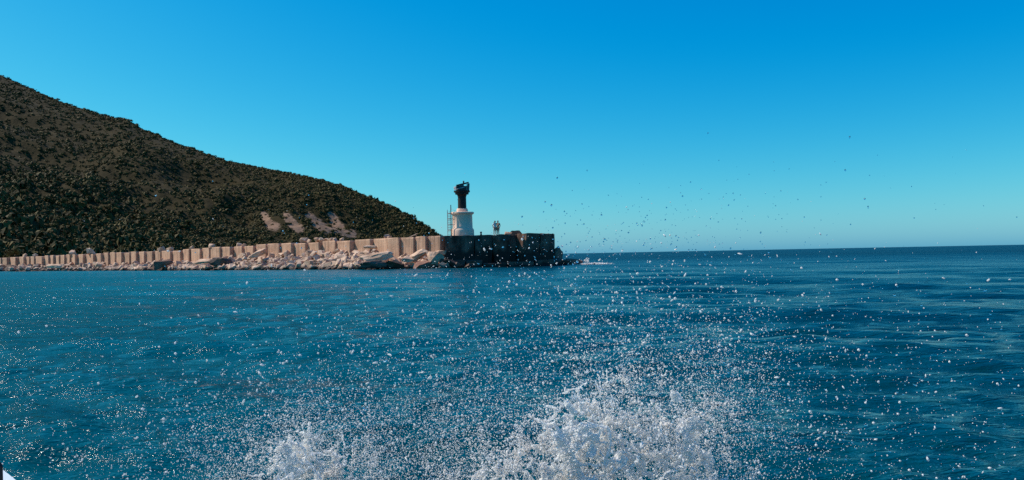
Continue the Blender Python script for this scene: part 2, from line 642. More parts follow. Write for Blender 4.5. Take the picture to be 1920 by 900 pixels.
def build_hill():
    pxs = np.concatenate([np.linspace(-900, -100, 30), np.linspace(-90, 858, 230)])
    vsn = np.concatenate([np.linspace(0, 1, 110), np.linspace(1.03, 1.8, 14)])
    P = np.array([[hill_point(px, v) for px in pxs] for v in vsn])
    flat = P.reshape(-1, 3)
    vv = np.repeat(vsn, len(pxs))
    n = fbm(flat * np.array([0.022, 0.022, 0.0]), 5, 21)
    amp = 14.0 * np.sin(np.clip(vv, 0, 1) * math.pi) * np.clip((flat[:, 2] + 3) / 30, 0, 1)
    flat[:, 2] += n * amp + fbm(flat * np.array([0.1, 0.1, 0]), 3, 33) * 1.0 * np.clip(flat[:, 2] / 10, 0, 1)
    nr, na = len(vsn), len(pxs)
    idx = np.arange(nr * na).reshape(nr, na)
    faces = np.stack([idx[:-1, :-1].ravel(), idx[:-1, 1:].ravel(), idx[1:, 1:].ravel(), idx[1:, :-1].ravel()], 1)
    me = mesh_np('hill', flat, faces, True)
    # bare scree gullies, by where they lie on the slope
    inv = CAM_M.inverted()
    scr = np.zeros(len(flat))
    for i, p in enumerate(flat):
        q = inv @ Vector(p)
        if q.z >= -1:
            continue
        u, w = CX + F_PX * q.x / -q.z, CY - F_PX * q.y / -q.z
        if 470 < u < 670 and 385 < w < 445 and vv[i] < 1.0:
            best = 0
            for x0, y0, x1, y1 in SCREE:
                t = np.clip(((u - x0) * (x1 - x0) + (w - y0) * (y1 - y0)) / ((x1 - x0) ** 2 + (y1 - y0) ** 2), 0, 1)
                d = math.hypot(u - x0 - t * (x1 - x0), w - y0 - t * (y1 - y0))
                best = max(best, 1.0 - d / (9.5 + 5.5 * t))
            scr[i] = max(0.0, best) * 1.6
    a = me.attributes.new('scree', 'FLOAT', 'POINT')
    a.data.foreach_set('value', np.clip(scr, 0, 1).astype(np.float32))
    o = link('hill', me, MAT['hill'])
    tag(o, kind='structure', label='dark scrub covered hill falling to the sea behind the breakwater')
    return flat.reshape(nr, na, 3), scr.reshape(nr, na), vsn, pxs


HP, HS, HV, HX = build_hill()


def hill_sample(i, j):
    i0, j0 = int(i), int(j)
    fi, fj = i - i0, j - j0
    i1, j1 = min(i0 + 1, HP.shape[0] - 1), min(j0 + 1, HP.shape[1] - 1)
    p = (HP[i0, j0] * (1 - fi) + HP[i1, j0] * fi) * (1 - fj) + (HP[i0, j1] * (1 - fi) + HP[i1, j1] * fi) * fj
    return p, HS[i0, j0]


def leaf_blob(n, seed, flat=0.75, core=True, leaf=0.34):
    """Unit-size clump of leaf sprays: a dome of small tilted triangles round a ragged core."""
    rng = np.random.default_rng(seed)
    V, Fc = [], []
    lobes = [(rng.normal(0, 0.38, 2), rng.uniform(0.0, 0.45), rng.uniform(0.4, 0.68)) for _ in range(5)]
    for k in range(n):
        lc, lz, lr = lobes[k % 5]
        d = rng.normal(0, 1, 3)
        d[2] = abs(d[2]) * 0.9 - 0.15
        d /= np.linalg.norm(d)
        c = np.array([lc[0], lc[1], lz + 0.15]) + d * lr * rng.uniform(0.75, 1.08)
        c[2] *= flat
        t = np.cross(d, rng.normal(0, 1, 3))
        t /= np.linalg.norm(t) + 1e-9
        s = np.cross(d, t) + d * rng.normal(0, 0.2)
        L = leaf * rng.uniform(0.6, 1.2)
        b0 = len(V)
        V += [c - t * L * 0.5 - s * L * 0.4, c + t * L * 0.5 - s * L * 0.4, c + s * L * 0.75 + d * L * 0.2]
        Fc.append((b0, b0 + 1, b0 + 2))
    if core:
        b = bmesh.new()
        bmesh.ops.create_icosphere(b, subdivisions=1, radius=0.72)
        b0 = len(V)
        b.verts.ensure_lookup_table()
        for v in b.verts:
            V.append(np.array([v.co.x, v.co.y, (v.co.z * 0.7 + 0.3) * flat]) * rng.uniform(0.8, 1.1))
        for f in b.faces:
            Fc.append(tuple(b0 + v.index for v in f.verts))
        b.free()
    return np.array(V), np.array(Fc)


def build_scrub():
    COVER = fbm(HP.reshape(-1, 3) * np.array([0.018, 0.018, 0]), 3, 91).reshape(HP.shape[:2])
    variants = [leaf_blob(34, 100 + k, 0.85, True, 0.5) for k in range(6)]
    rng = np.random.default_rng(77)
    allV, allF, base = [], [], 0
    nv = 110
    count = 0
    tries = 0
    while count < 14500 and tries < 60000:
        tries += 1
        j = rng.uniform(26, len(HX) - 1.01)
        i = rng.uniform(0, nv - 1) if rng.random() > 0.06 else rng.uniform(nv - 4, nv + 0.5)
        p, sc = hill_sample(i, j)
        if p[2] < 1.5:
            continue
        if sc > 0.3 and rng.random() < 0.88:
            continue
        v = i / nv
        px = np.interp(j, np.arange(len(HX)), HX)
        cover = COVER[int(i), int(j)]
        if rng.random() > 0.8 + 0.8 * cover + 0.2 * (1 - v):
            continue
        trees = np.clip((0.55 - v) * 2.2, 0, 1) * np.clip((520 - px) / 350, 0, 1)
        s = (0.65 + 1.25 * rng.random() ** 2.0) * (1 + 1.1 * trees) * (0.9 + 0.3 * p[1] / 700)
        if rng.random() < 0.06:
            s *= 1.5
        hs_ = s * rng.uniform(0.75, 1.15) * (1 + 0.5 * trees)
        V, Fc = variants[rng.integers(6)]
        a = rng.uniform(0, 6.28)
        ca, sa = math.cos(a), math.sin(a)
        W = np.stack([(V[:, 0] * ca - V[:, 1] * sa) * s, (V[:, 0] * sa + V[:, 1] * ca) * s, V[:, 2] * hs_ - 0.25 * s], 1) + p
        allV.append(W)
        allF.append(Fc + base)
        base += len(V)
        count += 1
    me = mesh_np('scrub', np.concatenate(allV), np.concatenate(allF), False)
    o = link('scrub', me, MAT['scrub'])
    tag(o, 'dense low dark scrub covering the whole hillside', 'scrub', kind='stuff')
    print('scrub', count, len(me.polygons))


build_scrub()


def build_trees():
    """Pines one can tell apart: the wood at the foot of the hill and the few that break the skyline."""
    rng = np.random.default_rng(404)
    crowns = []
    for k in range(4):
        parts_v, parts_f, b0 = [], [], 0
        for q in range(5):
            V, Fc = leaf_blob(60, 300 + k * 10 + q, 0.8, True, 0.3)
            c = np.array([rng.normal(0, 0.42), rng.normal(0, 0.42), rng.uniform(0.15, 1.15)])
            s = rng.uniform(0.5, 0.75) * (1.15 - 0.35 * c[2])
            parts_v.append(V * s + c)
            parts_f.append(Fc + b0)
            b0 += len(V)
        me = mesh_np('pine_crown', np.concatenate(parts_v), np.concatenate(parts_f), False)
        me.materials.append(MAT['pine'])
        crowns.append(me)
    mb = MB()
    mb.tube((0, 0, -0.6), (0.04, 0.02, 0.35), 0.085, 0.06, 8)
    mb.tube((0.04, 0.02, 0.35), (-0.03, 0.05, 1.0), 0.06, 0.03, 7)
    mb.tube((0.03, 0.02, 0.3), (0.35, -0.1, 0.75), 0.035, 0.015, 5)
    mb.tube((0.0, 0.04, 0.5), (-0.35, 0.15, 0.85), 0.03, 0.012, 5)
    tr = mb.done('trunk', MAT['bark'])
    trunk_me = tr.data
    bpy.data.objects.remove(tr)

    def tree(p, s, label, group=None, cat='tree', name='pine_tree'):
        t = empty(name, p, rng.uniform(0, 6.28))
        t.scale = (s, s, s * rng.uniform(0.9, 1.2))
        tag(t, label, cat, group)
        link('trunk', trunk_me, None, t)
        link('crown', crowns[int(rng.integers(4))], None, t)
        return t

    n = 0
    for _ in range(900):
        if n >= 110:
            break
        px = rng.uniform(0, 470) * rng.uniform(0.35, 1)
        i = rng.uniform(1, 46) * (1 - px / 900)
        j = float(np.interp(px, HX, np.arange(len(HX))))
        p, sc = hill_sample(i, j)
        if p[2] < 2:
            continue
        tree(p, rng.uniform(1.7, 2.9), 'bushy dark pine in the wood at the foot of the hill', 'pines in the wood at the foot of the hill')
        n += 1
    for px, s, lab in [(640, 2.6, 'single round bush breaking the skyline above the bare gullies'),
                       (247, 3.2, 'broad bushy pine at the step in the high skyline'),
                       (205, 2.4, 'low bush on the skyline just uphill of the broad pine'),
                       (722, 1.9, 'uppermost of the small bushes on the low end of the ridge'),
                       (750, 2.2, 'middle bush on the low end of the ridge'),
                       (765, 1.9, 'lowest bush on the end of the ridge above the white drum')]:
        j = float(np.interp(px, HX, np.arange(len(HX))))
        p, sc = hill_sample(108.5, j)
        tree(p + np.array([0, 0, -0.8]), s, lab, 'bushes along the skyline', 'bush', 'skyline_bush')
    # the rounded shrub just behind the wall, far left
    p = at(25, 486, 196)
    tree(Vector((p.x, p.y, 2.0)), 2.2, 'rounded olive shrub rising just behind the wall at its far end', None, 'shrub', 'shrub')


build_trees()

# ================================================================== BREAKWATER
WALL_Z = [(-220, 232), (-100, 208), (0, 186), (160, 160), (320, 139), (400, 129), (500, 121.5), (735, 104.5), (835, 100)]
WALL_TOP = [(-220, 487), (0, 483.5), (30, 482), (90, 479.5), (160, 476), (240, 473), (320, 470), (400, 464), (436, 462.5), (480, 459.5), (504, 457.5),
            (551, 455), (603, 453), (661, 450), (732, 447), (785, 444.5), (835, 442)]
TOE_Z = [(-220, 224), (0, 177), (160, 151), (320, 131), (400, 121), (500, 114), (735, 98.5), (835, 96.5)]
BASE_H = [(-220, 1.2), (50, 1.25), (250, 0.95), (380, 1.25), (450, 1.8), (600, 2.2), (700, 2.3), (735, 1.2), (790, 1.6), (835, 0.9)]


def wall_xy(px):
    z = interp(px, WALL_Z)
    return Vector((ground_x(px, z), z))


def top_z(px):
    return at(px, interp(px, WALL_TOP), interp(px, WALL_Z)).z


EDGES = [-215, -195, -175, -155, -136, -118, -100, -83, -66, -50, -35, -20, -8, 3, 16, 33, 47, 56, 65, 82, 92, 102, 113, 123, 132, 144, 157, 178, 192, 204, 217, 230, 244, 258, 272, 288, 302, 322, 340,
         357, 377, 393, 415, 436, 457, 478, 501, 526, 551, 577, 603, 631, 661, 698, 732]
EDGES_HI = [732, 757, 785, 808, 834]


def block_variant(k):
    rng = random.Random(500 + k)
    b = bmesh.new()
    bmesh.ops.create_cube(b, size=1.0)
    bmesh.ops.bevel(b, geom=list(b.edges), offset=0.025, segments=1, affect='EDGES')
    for v in b.verts:
        v.co += Vector((rng.uniform(-1, 1) * 0.018, rng.uniform(-1, 1) * 0.018, rng.uniform(-1, 1) * 0.012))
    me = bpy.data.meshes.new('concrete_block')
    b.to_mesh(me)
    b.free()
    me.materials.append(MAT['block'])
    return me


BLOCKS = [block_variant(k) for k in range(5)]


def put_block(parent, a, c, z0, z1, depth, gap, twist=0.0, push=0.0, me=None):
    d = (c - a)
    L = d.length
    ang = math.atan2(d.y, d.x)
    nrm = Vector((d.y, -d.x)) / L                      # towards the boat
    mid = (a + c) / 2 - nrm * (depth / 2 - push)
    o = bpy.data.objects.new('concrete_block', me or random.choice(BLOCKS))
    COL.objects.link(o)
    o.parent = parent
    o.location = (mid.x, mid.y, (z0 + z1) / 2)
    o.rotation_euler = (0, 0, ang + twist)
    o.scale = (max(0.3, L - gap), depth, z1 - z0)
    return o


wall = empty('breakwater_wall', (*wall_xy(400), 0))
tag(wall, 'long breakwater wall of upright pale brown concrete blocks running to the pier head', 'wall')
WI = Matrix.Translation(-wall.location)
for k, (x0, x1) in enumerate(zip(EDGES, EDGES[1:])):
    a, c = wall_xy(x0), wall_xy(x1)
    o = put_block(wall, a, c, -0.6, top_z((x0 + x1) / 2) + random.uniform(-0.09, 0.06), 2.0, random.uniform(0.12, 0.26), random.uniform(-0.17, -0.08), random.uniform(-0.12, 0.12))
    o.location = WI @ o.location
for k, (x0, x1) in enumerate(zip(EDGES_HI, EDGES_HI[1:])):
    a, c = wall_xy(x0), wall_xy(x1)
    o = put_block(wall, a, c, -0.8, top_z((x0 + x1) / 2) + random.uniform(-0.04, 0.04), 2.4, 0.16, random.uniform(-0.16, -0.09), 0.55 + random.uniform(-0.1, 0.1))
    o.location = WI @ o.location

# ---------------- deck behind the wall
HEAD = [(834, 99.2), (890, 101.6), (924, 103.0), (936, 101.7), (969, 103.4), (986, 101.7), (1013, 103.6), (1038, 105.4)]
HP2 = [Vector((ground_x(px, z), z)) for px, z in HEAD]


def build_deck():
    front, back = [], []
    for px in list(range(-220, 836, 24)) + [834]:
        a = wall_xy(px)
        b_ = wall_xy(px + 4) - wall_xy(px - 4)
        n = Vector((-b_.y, b_.x)).normalized()
        if n.y < 0:
            n = -n
        front.append((a + n * 1.6, top_z(px) - 0.35))
        back.append((a + n * 9.0, top_z(px) - 0.5))
    fp = [(v + Vector((0.15, 1.6)), 4.05) for v in HP2]
    for v, z in fp[1:]:
        front.append((v, z))
        back.append((Vector((v.x - 0.6, 113.0)), z))
    V, Fc = [], []
    for (a, za), (b_, zb) in zip(front, back):
        V += [(a.x, a.y, -1.0), (a.x, a.y, za), (b_.x, b_.y, zb), (b_.x, b_.y, -1.0)]
    for k in range(len(front) - 1):
        q, w = 4 * k, 4 * k + 4
        for e in range(3):
            Fc.append((q + e, q + e + 1, w + e + 1, w + e))
    e = 4 * (len(front) - 1)
    Fc.append((e, e + 1, e + 2, e + 3))
    me = mesh_np('breakwater_deck', np.array(V), np.array(Fc), False)
    b = bmesh.new()
    b.from_mesh(me)
    bmesh.ops.recalc_face_normals(b, faces=b.faces)
    b.to_mesh(me)
    b.free()
    o = link('breakwater_deck', me, MAT['deck'])
    tag(o, kind='structure', label='flat concrete deck of the breakwater behind the wall')


build_deck()

# ---------------- pier head: big shaded blocks set in a zigzag
head = empty('pier_head', (HP2[3].x, HP2[3].y, 0))
tag(head, 'dark shaded concrete pier head carrying the small lighthouse', 'pier head')
HI = Matrix.Translation(-head.location)


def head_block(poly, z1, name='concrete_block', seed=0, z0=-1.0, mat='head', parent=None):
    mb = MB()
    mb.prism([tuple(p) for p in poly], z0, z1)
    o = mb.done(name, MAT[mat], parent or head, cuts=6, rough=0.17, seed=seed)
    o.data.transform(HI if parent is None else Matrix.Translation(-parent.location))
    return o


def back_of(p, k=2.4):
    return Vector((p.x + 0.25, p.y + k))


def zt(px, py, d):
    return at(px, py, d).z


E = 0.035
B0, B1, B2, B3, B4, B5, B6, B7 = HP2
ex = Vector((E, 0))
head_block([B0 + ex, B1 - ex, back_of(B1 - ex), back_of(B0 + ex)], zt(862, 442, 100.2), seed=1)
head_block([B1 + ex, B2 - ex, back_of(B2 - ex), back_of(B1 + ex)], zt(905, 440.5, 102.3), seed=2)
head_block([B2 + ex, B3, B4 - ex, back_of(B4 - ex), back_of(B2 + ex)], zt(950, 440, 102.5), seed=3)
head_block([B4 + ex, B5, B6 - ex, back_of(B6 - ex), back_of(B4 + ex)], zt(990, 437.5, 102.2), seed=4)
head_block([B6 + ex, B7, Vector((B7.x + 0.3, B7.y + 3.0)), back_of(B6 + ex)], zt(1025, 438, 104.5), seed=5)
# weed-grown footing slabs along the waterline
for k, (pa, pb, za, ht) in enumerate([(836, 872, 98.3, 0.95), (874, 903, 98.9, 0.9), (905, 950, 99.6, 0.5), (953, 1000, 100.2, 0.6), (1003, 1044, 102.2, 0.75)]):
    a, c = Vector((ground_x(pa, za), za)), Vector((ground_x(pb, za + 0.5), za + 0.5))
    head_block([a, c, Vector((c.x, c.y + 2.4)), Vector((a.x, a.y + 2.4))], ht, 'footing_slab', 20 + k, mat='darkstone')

# ================================================================== ROCKS
def rock_mesh(seed, n=16, stretch=(1, 1, 1), mat='stone', cuts=0):
    rng = np.random.default_rng(seed)
    b = bmesh.new()
    for _ in range(n):
        d = rng.normal(0, 1, 3)
        d /= np.linalg.norm(d)
        d = np.sign(d) * np.abs(d) ** 0.62            # boxy, quarry-broken
        d *= rng.uniform(0.8, 1.0) * 0.6
        b.verts.new(d * np.array(stretch))
    r = bmesh.ops.convex_hull(b, input=b.verts)
    junk = [v for v in b.verts if not v.link_faces]
    bmesh.ops.delete(b, geom=junk, context='VERTS')
    if cuts:
        bmesh.ops.triangulate(b, faces=b.faces)
        bmesh.ops.subdivide_edges(b, edges=list(b.edges), cuts=cuts, use_grid_fill=True)
        co = np.array([v.co[:] for v in b.verts])
        nn = np.stack([fbm(co * 3 + 9 * a, 3, seed + a) for a in range(3)], 1)
        for v, d in zip(b.verts, nn):
            v.co += Vector(d) * 0.13
    bmesh.ops.recalc_face_normals(b, faces=b.faces)
    me = bpy.data.meshes.new('stone')
    b.to_mesh(me)
    b.free()
    me.materials.append(MAT[mat])
    return me


STONES = [rock_mesh(900 + k, 15) for k in range(10)]


def bank_point(px, t):
    """Point on the rubble bank: t = 0 at the wall foot, 1 at the waterline."""
    zw, zt_ = interp(px, WALL_Z), interp(px, TOE_Z)
    d = zw + (zt_ - zw) * t
    h = interp(px, BASE_H)
    n = 0.22 * math.sin(px * 0.11) + 0.16 * math.sin(px * 0.043 + 1.3)
    z = (h + n * (1 - t)) * (1 - t) ** 0.85 - 0.12
    return Vector((ground_x(px, d), d, z))


rub = empty('rubble_bank', bank_point(500, 0.8))
tag(rub, 'sloping bank of broken pale stones along the foot of the breakwater wall', 'rubble bank')
RI = Matrix.Translation(-rub.location)


def build_bank():
    pxs = np.linspace(-220, 838, 240)
    ts = [-0.15, 0.0, 0.2, 0.4, 0.6, 0.8, 1.0, 1.25]
    V = []
    for t in ts:
        for px in pxs:
            p = bank_point(px, min(max(t, 0), 1.0))
            if t > 1:
                p = bank_point(px, 1.0)
                p.y -= 1.5
                p.z = -0.9
            if t < 0:
                p.y += 1.0
            V.append(p)
    V = np.array(V)
    V[:, 2] += fbm(V * 1.1, 3, 8) * 0.22
    idx = np.arange(len(V)).reshape(len(ts), len(pxs))
    Fc = np.stack([idx[:-1, :-1].ravel(), idx[1:, :-1].ravel(), idx[1:, 1:].ravel(), idx[:-1, 1:].ravel()], 1)
    me = mesh_np('bank_core', V - np.array(rub.location), Fc, False)
    link('bank_core', me, MAT['bank'], rub)
    rng = np.random.default_rng(61)
    st = []
    for _ in range(2300):
        px = rng.uniform(-200, 836) if rng.random() < 0.45 else rng.uniform(200, 836)
        t = rng.random() ** 0.9 * 1.02
        p = bank_point(px, min(t, 1.0))
        s = 0.28 + 0.8 * rng.random() ** 2.4
        st.append((p, s, s / p.y))
    st.sort(key=lambda q: -q[2])
    small_v, small_f, b0 = [], [], 0
    for k, (p, s, _) in enumerate(st):
        me = STONES[int(rng.integers(len(STONES)))]
        # flat slabs dip the way the bank was tipped
        e = Euler((rng.normal(0.25, 0.35), rng.normal(-0.35, 0.3), rng.uniform(0, 6.28)))
        scl = Vector((s * rng.uniform(1.0, 1.9), s * rng.uniform(0.8, 1.3), s * rng.uniform(0.5, 1.1)))
        z = p.z + scl.z * 0.3
        if k < 300:
            o = bpy.data.objects.new('stone', me)
            COL.objects.link(o)
            o.parent = rub
            o.location = RI @ Vector((p.x, p.y, z))
            o.rotation_euler = e
            o.scale = scl
        else:
            M = RI @ Matrix.Translation((p.x, p.y, z)) @ e.to_matrix().to_4x4() @ Matrix.Diagonal((*scl, 1))
            n = len(me.vertices)
            co = np.empty(n * 3)
            me.vertices.foreach_get('co', co)
            co = co.reshape(-1, 3) @ np.array(M.to_3x3()).T + np.array(M.translation)
            small_v.append(co)
            for f in me.polygons:
                vv = list(f.vertices)
                for q in range(1, len(vv) - 1):
                    small_f.append((b0 + vv[0], b0 + vv[q], b0 + vv[q + 1]))
            b0 += n
    me = mesh_np('small_stones', np.concatenate(small_v), np.array(small_f), False)
    o = link('small_stones', me, MAT['stone'], rub)
    o['kind'] = 'stuff'


build_bank()


def boulder(p, s, rot, seed, label, cat='boulder', mat='warmstone', name='boulder', n=16, group=None, cuts=3):
    me = rock_mesh(seed, n, (1, 1, 1), mat, cuts)
    o = link(name, me)
    o.location = p
    o.scale = s
    o.rotation_euler = rot
    tag(o, label, cat, group)
    return o


def bp(px, py, d):
    return at(px, py, d)


boulder(bp(706, 482, 99.5), (4.4, 1.8, 1.0), (0.12, -0.13, 0.1), 31, 'long flat-topped slab lying on the rubble below the wall step', 'slab', name='rock_slab', n=12)
boulder(bp(700, 496, 98.2), (3.4, 1.6, 1.0), (0.1, 0.0, 0.1), 32, 'dark low block under the long flat slab', 'boulder', 'darkstone', n=12)
boulder(bp(740, 497, 98.0), (2.2, 1.4, 1.0), (0.1, 0.1, 0.3), 33, 'squat dark boulder at the waterline below the tallest wall block', 'boulder', 'darkstone', n=12)
boulder(bp(812, 483, 97.2), (2.0, 1.6, 1.8), (0.3, 0.45, 0.9), 34, 'large pale boulder tilted against the corner of the wall', 'boulder', n=11)
boulder(bp(787, 477, 98.0), (2.6, 1.6, 0.9), (0.1, -0.5, 0.2), 35, 'pale slanting slab leaning up to the large tilted boulder', 'slab', name='rock_slab', n=12)
boulder(bp(826, 474, 98.2), (1.3, 1.2, 0.6), (0.0, 0.0, 0.2), 36, 'small flat pale stone wedged at the dark wall corner', 'boulder')
boulder(bp(790, 497, 96.6), (2.8, 1.6, 1.0), (0.2, -0.35, 0.1), 37, 'brown slab at the waterline under the large tilted boulder', 'slab', 'redrock', name='rock_slab')
boulder(bp(764, 487, 97.6), (1.3, 1.1, 0.8), (0.2, 0.1, 0.3), 38, 'rounded pale stone at the foot of the second tall wall block', 'boulder')
boulder(bp(414, 491, 121.5), (3.4, 1.4, 1.3), (0.0, 0.02, -0.3), 39, 'big squared block with a shadowed face half way along the bank', 'boulder', 'darkstone', n=24)  # dark stone colour stands in for the shadow on its face
boulder(bp(384, 489, 122.5), (3.4, 1.8, 0.5), (0.3, -0.1, -0.3), 40, 'long pale slab beside the squared block on the bank', 'slab', name='rock_slab')
boulder(bp(303, 494, 132.5), (3.4, 1.8, 1.5), (0.2, -0.4, 0.2), 41, 'peaked dark boulder on the bank beneath the plank-marked blocks', 'boulder', 'redrock', n=12)
boulder(bp(485, 476, 118.5), (2.6, 1.3, 0.9), (0.1, -0.4, 0.2), 42, 'slanting slab resting against the broken wall block', 'slab', name='rock_slab')
boulder(bp(492, 471, 118.8), (1.2, 0.9, 0.6), (0.2, 0.2, 0.2), 43, 'small stone perched on the slanting slab by the broken block', 'boulder')
boulder(bp(186, 498, 152), (1.7, 1.3, 1.4), (0.2, 0.3, 0.2), 44, 'dark-faced boulder at the waterline of the far bank', 'boulder')
boulder(bp(105, 499, 160), (4.6, 1.3, 0.8), (0, 0.02, -0.4), 45, 'long low squared ledge at the waterline of the far bank', 'ledge', name='rock_ledge', n=26)
boulder(bp(695, 463, 102.6), (1.8, 0.9, 0.55), (0, 0.1, 0), 46, 'flat stone balanced on top of the rubble below the wall', 'boulder')

# stones lying on top of the wall
TOPSTONES = [
    (571, 451.5, 1.05, 'rounded heap-end stone on the wall, first of the row above the bank'),
    (580, 453, 0.6, 'small stone just right of the rounded stone on the wall'),
    (594, 448.5, 0.85, 'tallest stone of the row lying on top of the wall'),
    (604, 450.5, 0.8, 'blocky stone next to the tallest one on the wall'),
    (612, 450, 0.65, 'middle stone of the row lying on top of the wall'),
    (620, 450.5, 0.75, 'plump stone near the end of the row on the wall'),
    (628, 451, 0.6, 'last stone of the row lying on top of the wall'),
    (642, 450, 0.65, 'lone stone on the wall past the row of stones'),
    (723, 447, 0.8, 'pale stone on the wall end where the wall steps up'),
    (730, 447.5, 0.55, 'small stone beside the pale one at the wall step'),
    (448, 461, 0.75, 'left stone of the pair on the wall near the broken block'),
    (456, 459.5, 0.6, 'right stone of the pair on the wall near the broken block'),
    (397, 461.5, 0.9, 'hooked stone standing up from a wall joint'),
    (360, 466, 0.8, 'white stone on the wall beside the plank-marked blocks'),
    (303, 468.5, 1.1, 'angular stone on the wall above the plank-marked blocks'),
    (319, 470, 1.0, 'low wide stone right of the angular one on the wall'),
    (170, 475, 1.5, 'bright white flat stone on the far part of the wall'),
    (136, 477, 1.1, 'pale lump on the far wall next to the white flat stone'),
    (66, 477.5, 0.8, 'small stone standing on the far wall'),
    (46, 481, 0.9, 'farthest pale stone lying on the wall by the olive shrub'),
]
for k, (px, py, s, lab) in enumerate(TOPSTONES):
    d = interp(px, WALL_Z) + 0.9
    p = at(px, py, d)
    zt0 = top_z(px)
    s *= 0.9 + 0.1 * d / 100
    boulder(Vector((p.x, p.y, zt0 + 0.26 * s)), (s * 1.2, s, s * 0.85), (random.uniform(-.3, .3), random.uniform(-.3, .3), random.uniform(0, 6)), 600 + k, lab, 'stone', name='loose_stone', group='stones lying on the wall', cuts=0)
mb = MB()
pa, pb = at(762, 446.5, 103), at(783, 437.5, 103.4)
mb.tube(pa - Vector((0, 0, 0.1)), pa.lerp(pb, 0.5) + Vector((0, 0, -0.05)), 0.07, 0.06, 7)
mb.tube(pa.lerp(pb, 0.5) + Vector((0, 0, -0.05)), pb, 0.06, 0.04, 7)
mb.tube(pa.lerp(pb, 0.62), pa.lerp(pb, 0.75) + Vector((0.25, 0, -0.12)), 0.035, 0.02, 6)
o = mb.done('driftwood', MAT['stone'])
tag(o, 'pale stick of driftwood poking up from the top of the wall', 'driftwood')

# rocks at the tip of the pier head
boulder(bp(1045, 478, 106), (1.3, 1.4, 1.9), (0.05, 0.06, 0.3), 51, 'brown squared block at the outer corner of the pier head', 'boulder', 'redrock', n=22)
boulder(bp(1042, 492, 104), (1.8, 1.6, 1.1), (0.1, 0.1, 0.6), 52, 'dark boulder under the brown squared block', 'boulder', 'darkstone')
boulder(bp(1057, 492, 104.5), (1.6, 1.2, 0.8), (0.1, -0.1, 0.2), 53, 'dark wet rock between the pier head and the red rocks', 'rock', 'darkstone', 'rock')
boulder(bp(1070, 490.5, 105), (1.9, 1.3, 0.75), (0.1, 0.05, 0.4), 54, 'larger reddish rock awash off the tip of the pier head', 'rock', 'redrock', 'rock')
boulder(bp(1083, 491, 105.3), (1.5, 1.2, 0.6), (0.0, 0.2, 0.1), 55, 'outermost reddish rock beside the breaking foam', 'rock', 'redrock', 'rock')
FALLEN = ['broken lump in the dark corner below the wall end', 'low wet lump in front of the footing slab', 'small wet stone at the waterline before the footing slab']
for k, (px, py, s) in enumerate([(840, 494, 1.3), (858, 499, 1.0), (880, 500, 0.9)]):
    boulder(bp(px, py, 97.3), (s * 1.5, s, s * 0.8), (0.2 * k, 0.3, k), 70 + k, FALLEN[k], 'rock', 'darkstone', 'rock')

# ================================================================== LIGHTHOUSE
LH_D = 103.2
base_z = 4.05
lc = at(867.5, 441, LH_D)
lh = empty('lighthouse', (lc.x, lc.y, base_z))
tag(lh, 'small lighthouse with white drum base and black column on the pier head', 'lighthouse')


def hz(py, px=868):
    return at(px, py, LH_D).z - base_z


mpp = LH_D / F_PX                                   # metres per photo pixel here
z_pl, z_c0, z_c1, z_t = hz(429), hz(402), hz(398), hz(391)
mb = MB()
mb.lathe([(21.6 * mpp, 0.0), (21.6 * mpp, z_pl - 0.25), (21.2 * mpp, z_pl - 0.12), (19.0 * mpp, z_pl + 0.1), (18.6 * mpp, z_c0 - 0.1), (19.4 * mpp, z_c0)], 48)
drum = mb.done('drum_base', MAT['white'], lh)
smooth_by_angle(drum)
mb = MB()
mb.lathe([(20.2 * mpp, z_c0), (21.8 * mpp, z_c0 + 0.08), (21.8 * mpp, z_c1 - 0.03), (20.8 * mpp, z_c1 + 0.02)], 48)
smooth_by_angle(mb.done('cornice', MAT['white'], lh))
mb = MB()
mb.lathe([(10.6 * mpp, z_c1 + 0.02), (10.6 * mpp, z_t - 0.12), (9.9 * mpp, z_t - 0.1), (9.7 * mpp, z_t)], 36)
smooth_by_angle(mb.done('pedestal_ring', MAT['white'], lh))
z_k = hz(368)
z_p = hz(362)
mb = MB()
mb.lathe([(8.0 * mpp, z_t), (7.8 * mpp, z_k - 0.05), (8.4 * mpp, z_k), (9.2 * mpp, z_k + 0.2)], 36)
smooth_by_angle(mb.done('column', MAT['black'], lh))
mb = MB()
mb.lathe([(9.2 * mpp, z_k + 0.2), (12.6 * mpp, z_k + 0.24), (12.8 * mpp, z_p + 0.05), (15.0 * mpp, z_p + 0.1), (15.2 * mpp, z_p + 0.3)], 28)
gal = mb.done('gallery', MAT['black'], lh)
smooth_by_angle(gal)
# lantern house with panels, leaning out over the gallery
zg = z_p + 0.3
mb = MB()
mb.box((0.05, 0, zg + 0.28), (1.5, 1.4, 0.56), 0.03)
mb.done('lantern_house', MAT['dark_steel'], lh)
pl = MB().box((-0.33, -0.55, zg + 0.42), (1.36, 0.05, 0.62), 0.01, (R(-42), R(-14), 0)).done('solar_panel', MAT['panel'], lh)
fr = MB()
for dx in (-0.45, -0.15, 0.15, 0.45):
    fr.box((dx, -0.03, 0), (0.03, 0.03, 0.62))
fr.box((0, -0.03, 0.0), (1.36, 0.03, 0.03))
frm = fr.done('panel_frame', MAT['steel'], pl)
frm.location = (-0.33, -0.55, zg + 0.42)
frm.rotation_euler = (R(-42), R(-14), 0)
MB().box((0.1, 0, zg + 0.86), (1.66, 1.5, 0.06), 0.015, (0, R(-13), 0)).done('roof_plate', MAT['dark_steel'], lh)
pr = MB().box((0.84, -0.1, zg + 0.42), (0.1, 1.0, 0.92), 0.02, (0, R(4), R(16))).done('side_panel', MAT['dark_steel'], lh)
rl = MB()
for k in range(4):
    rl.tube((0.62 + 0.09 * k, -0.74 + 0.05 * k, zg - 0.05), (0.62 + 0.09 * k, -0.74 + 0.05 * k, zg + 0.85), 0.022, seg=6)
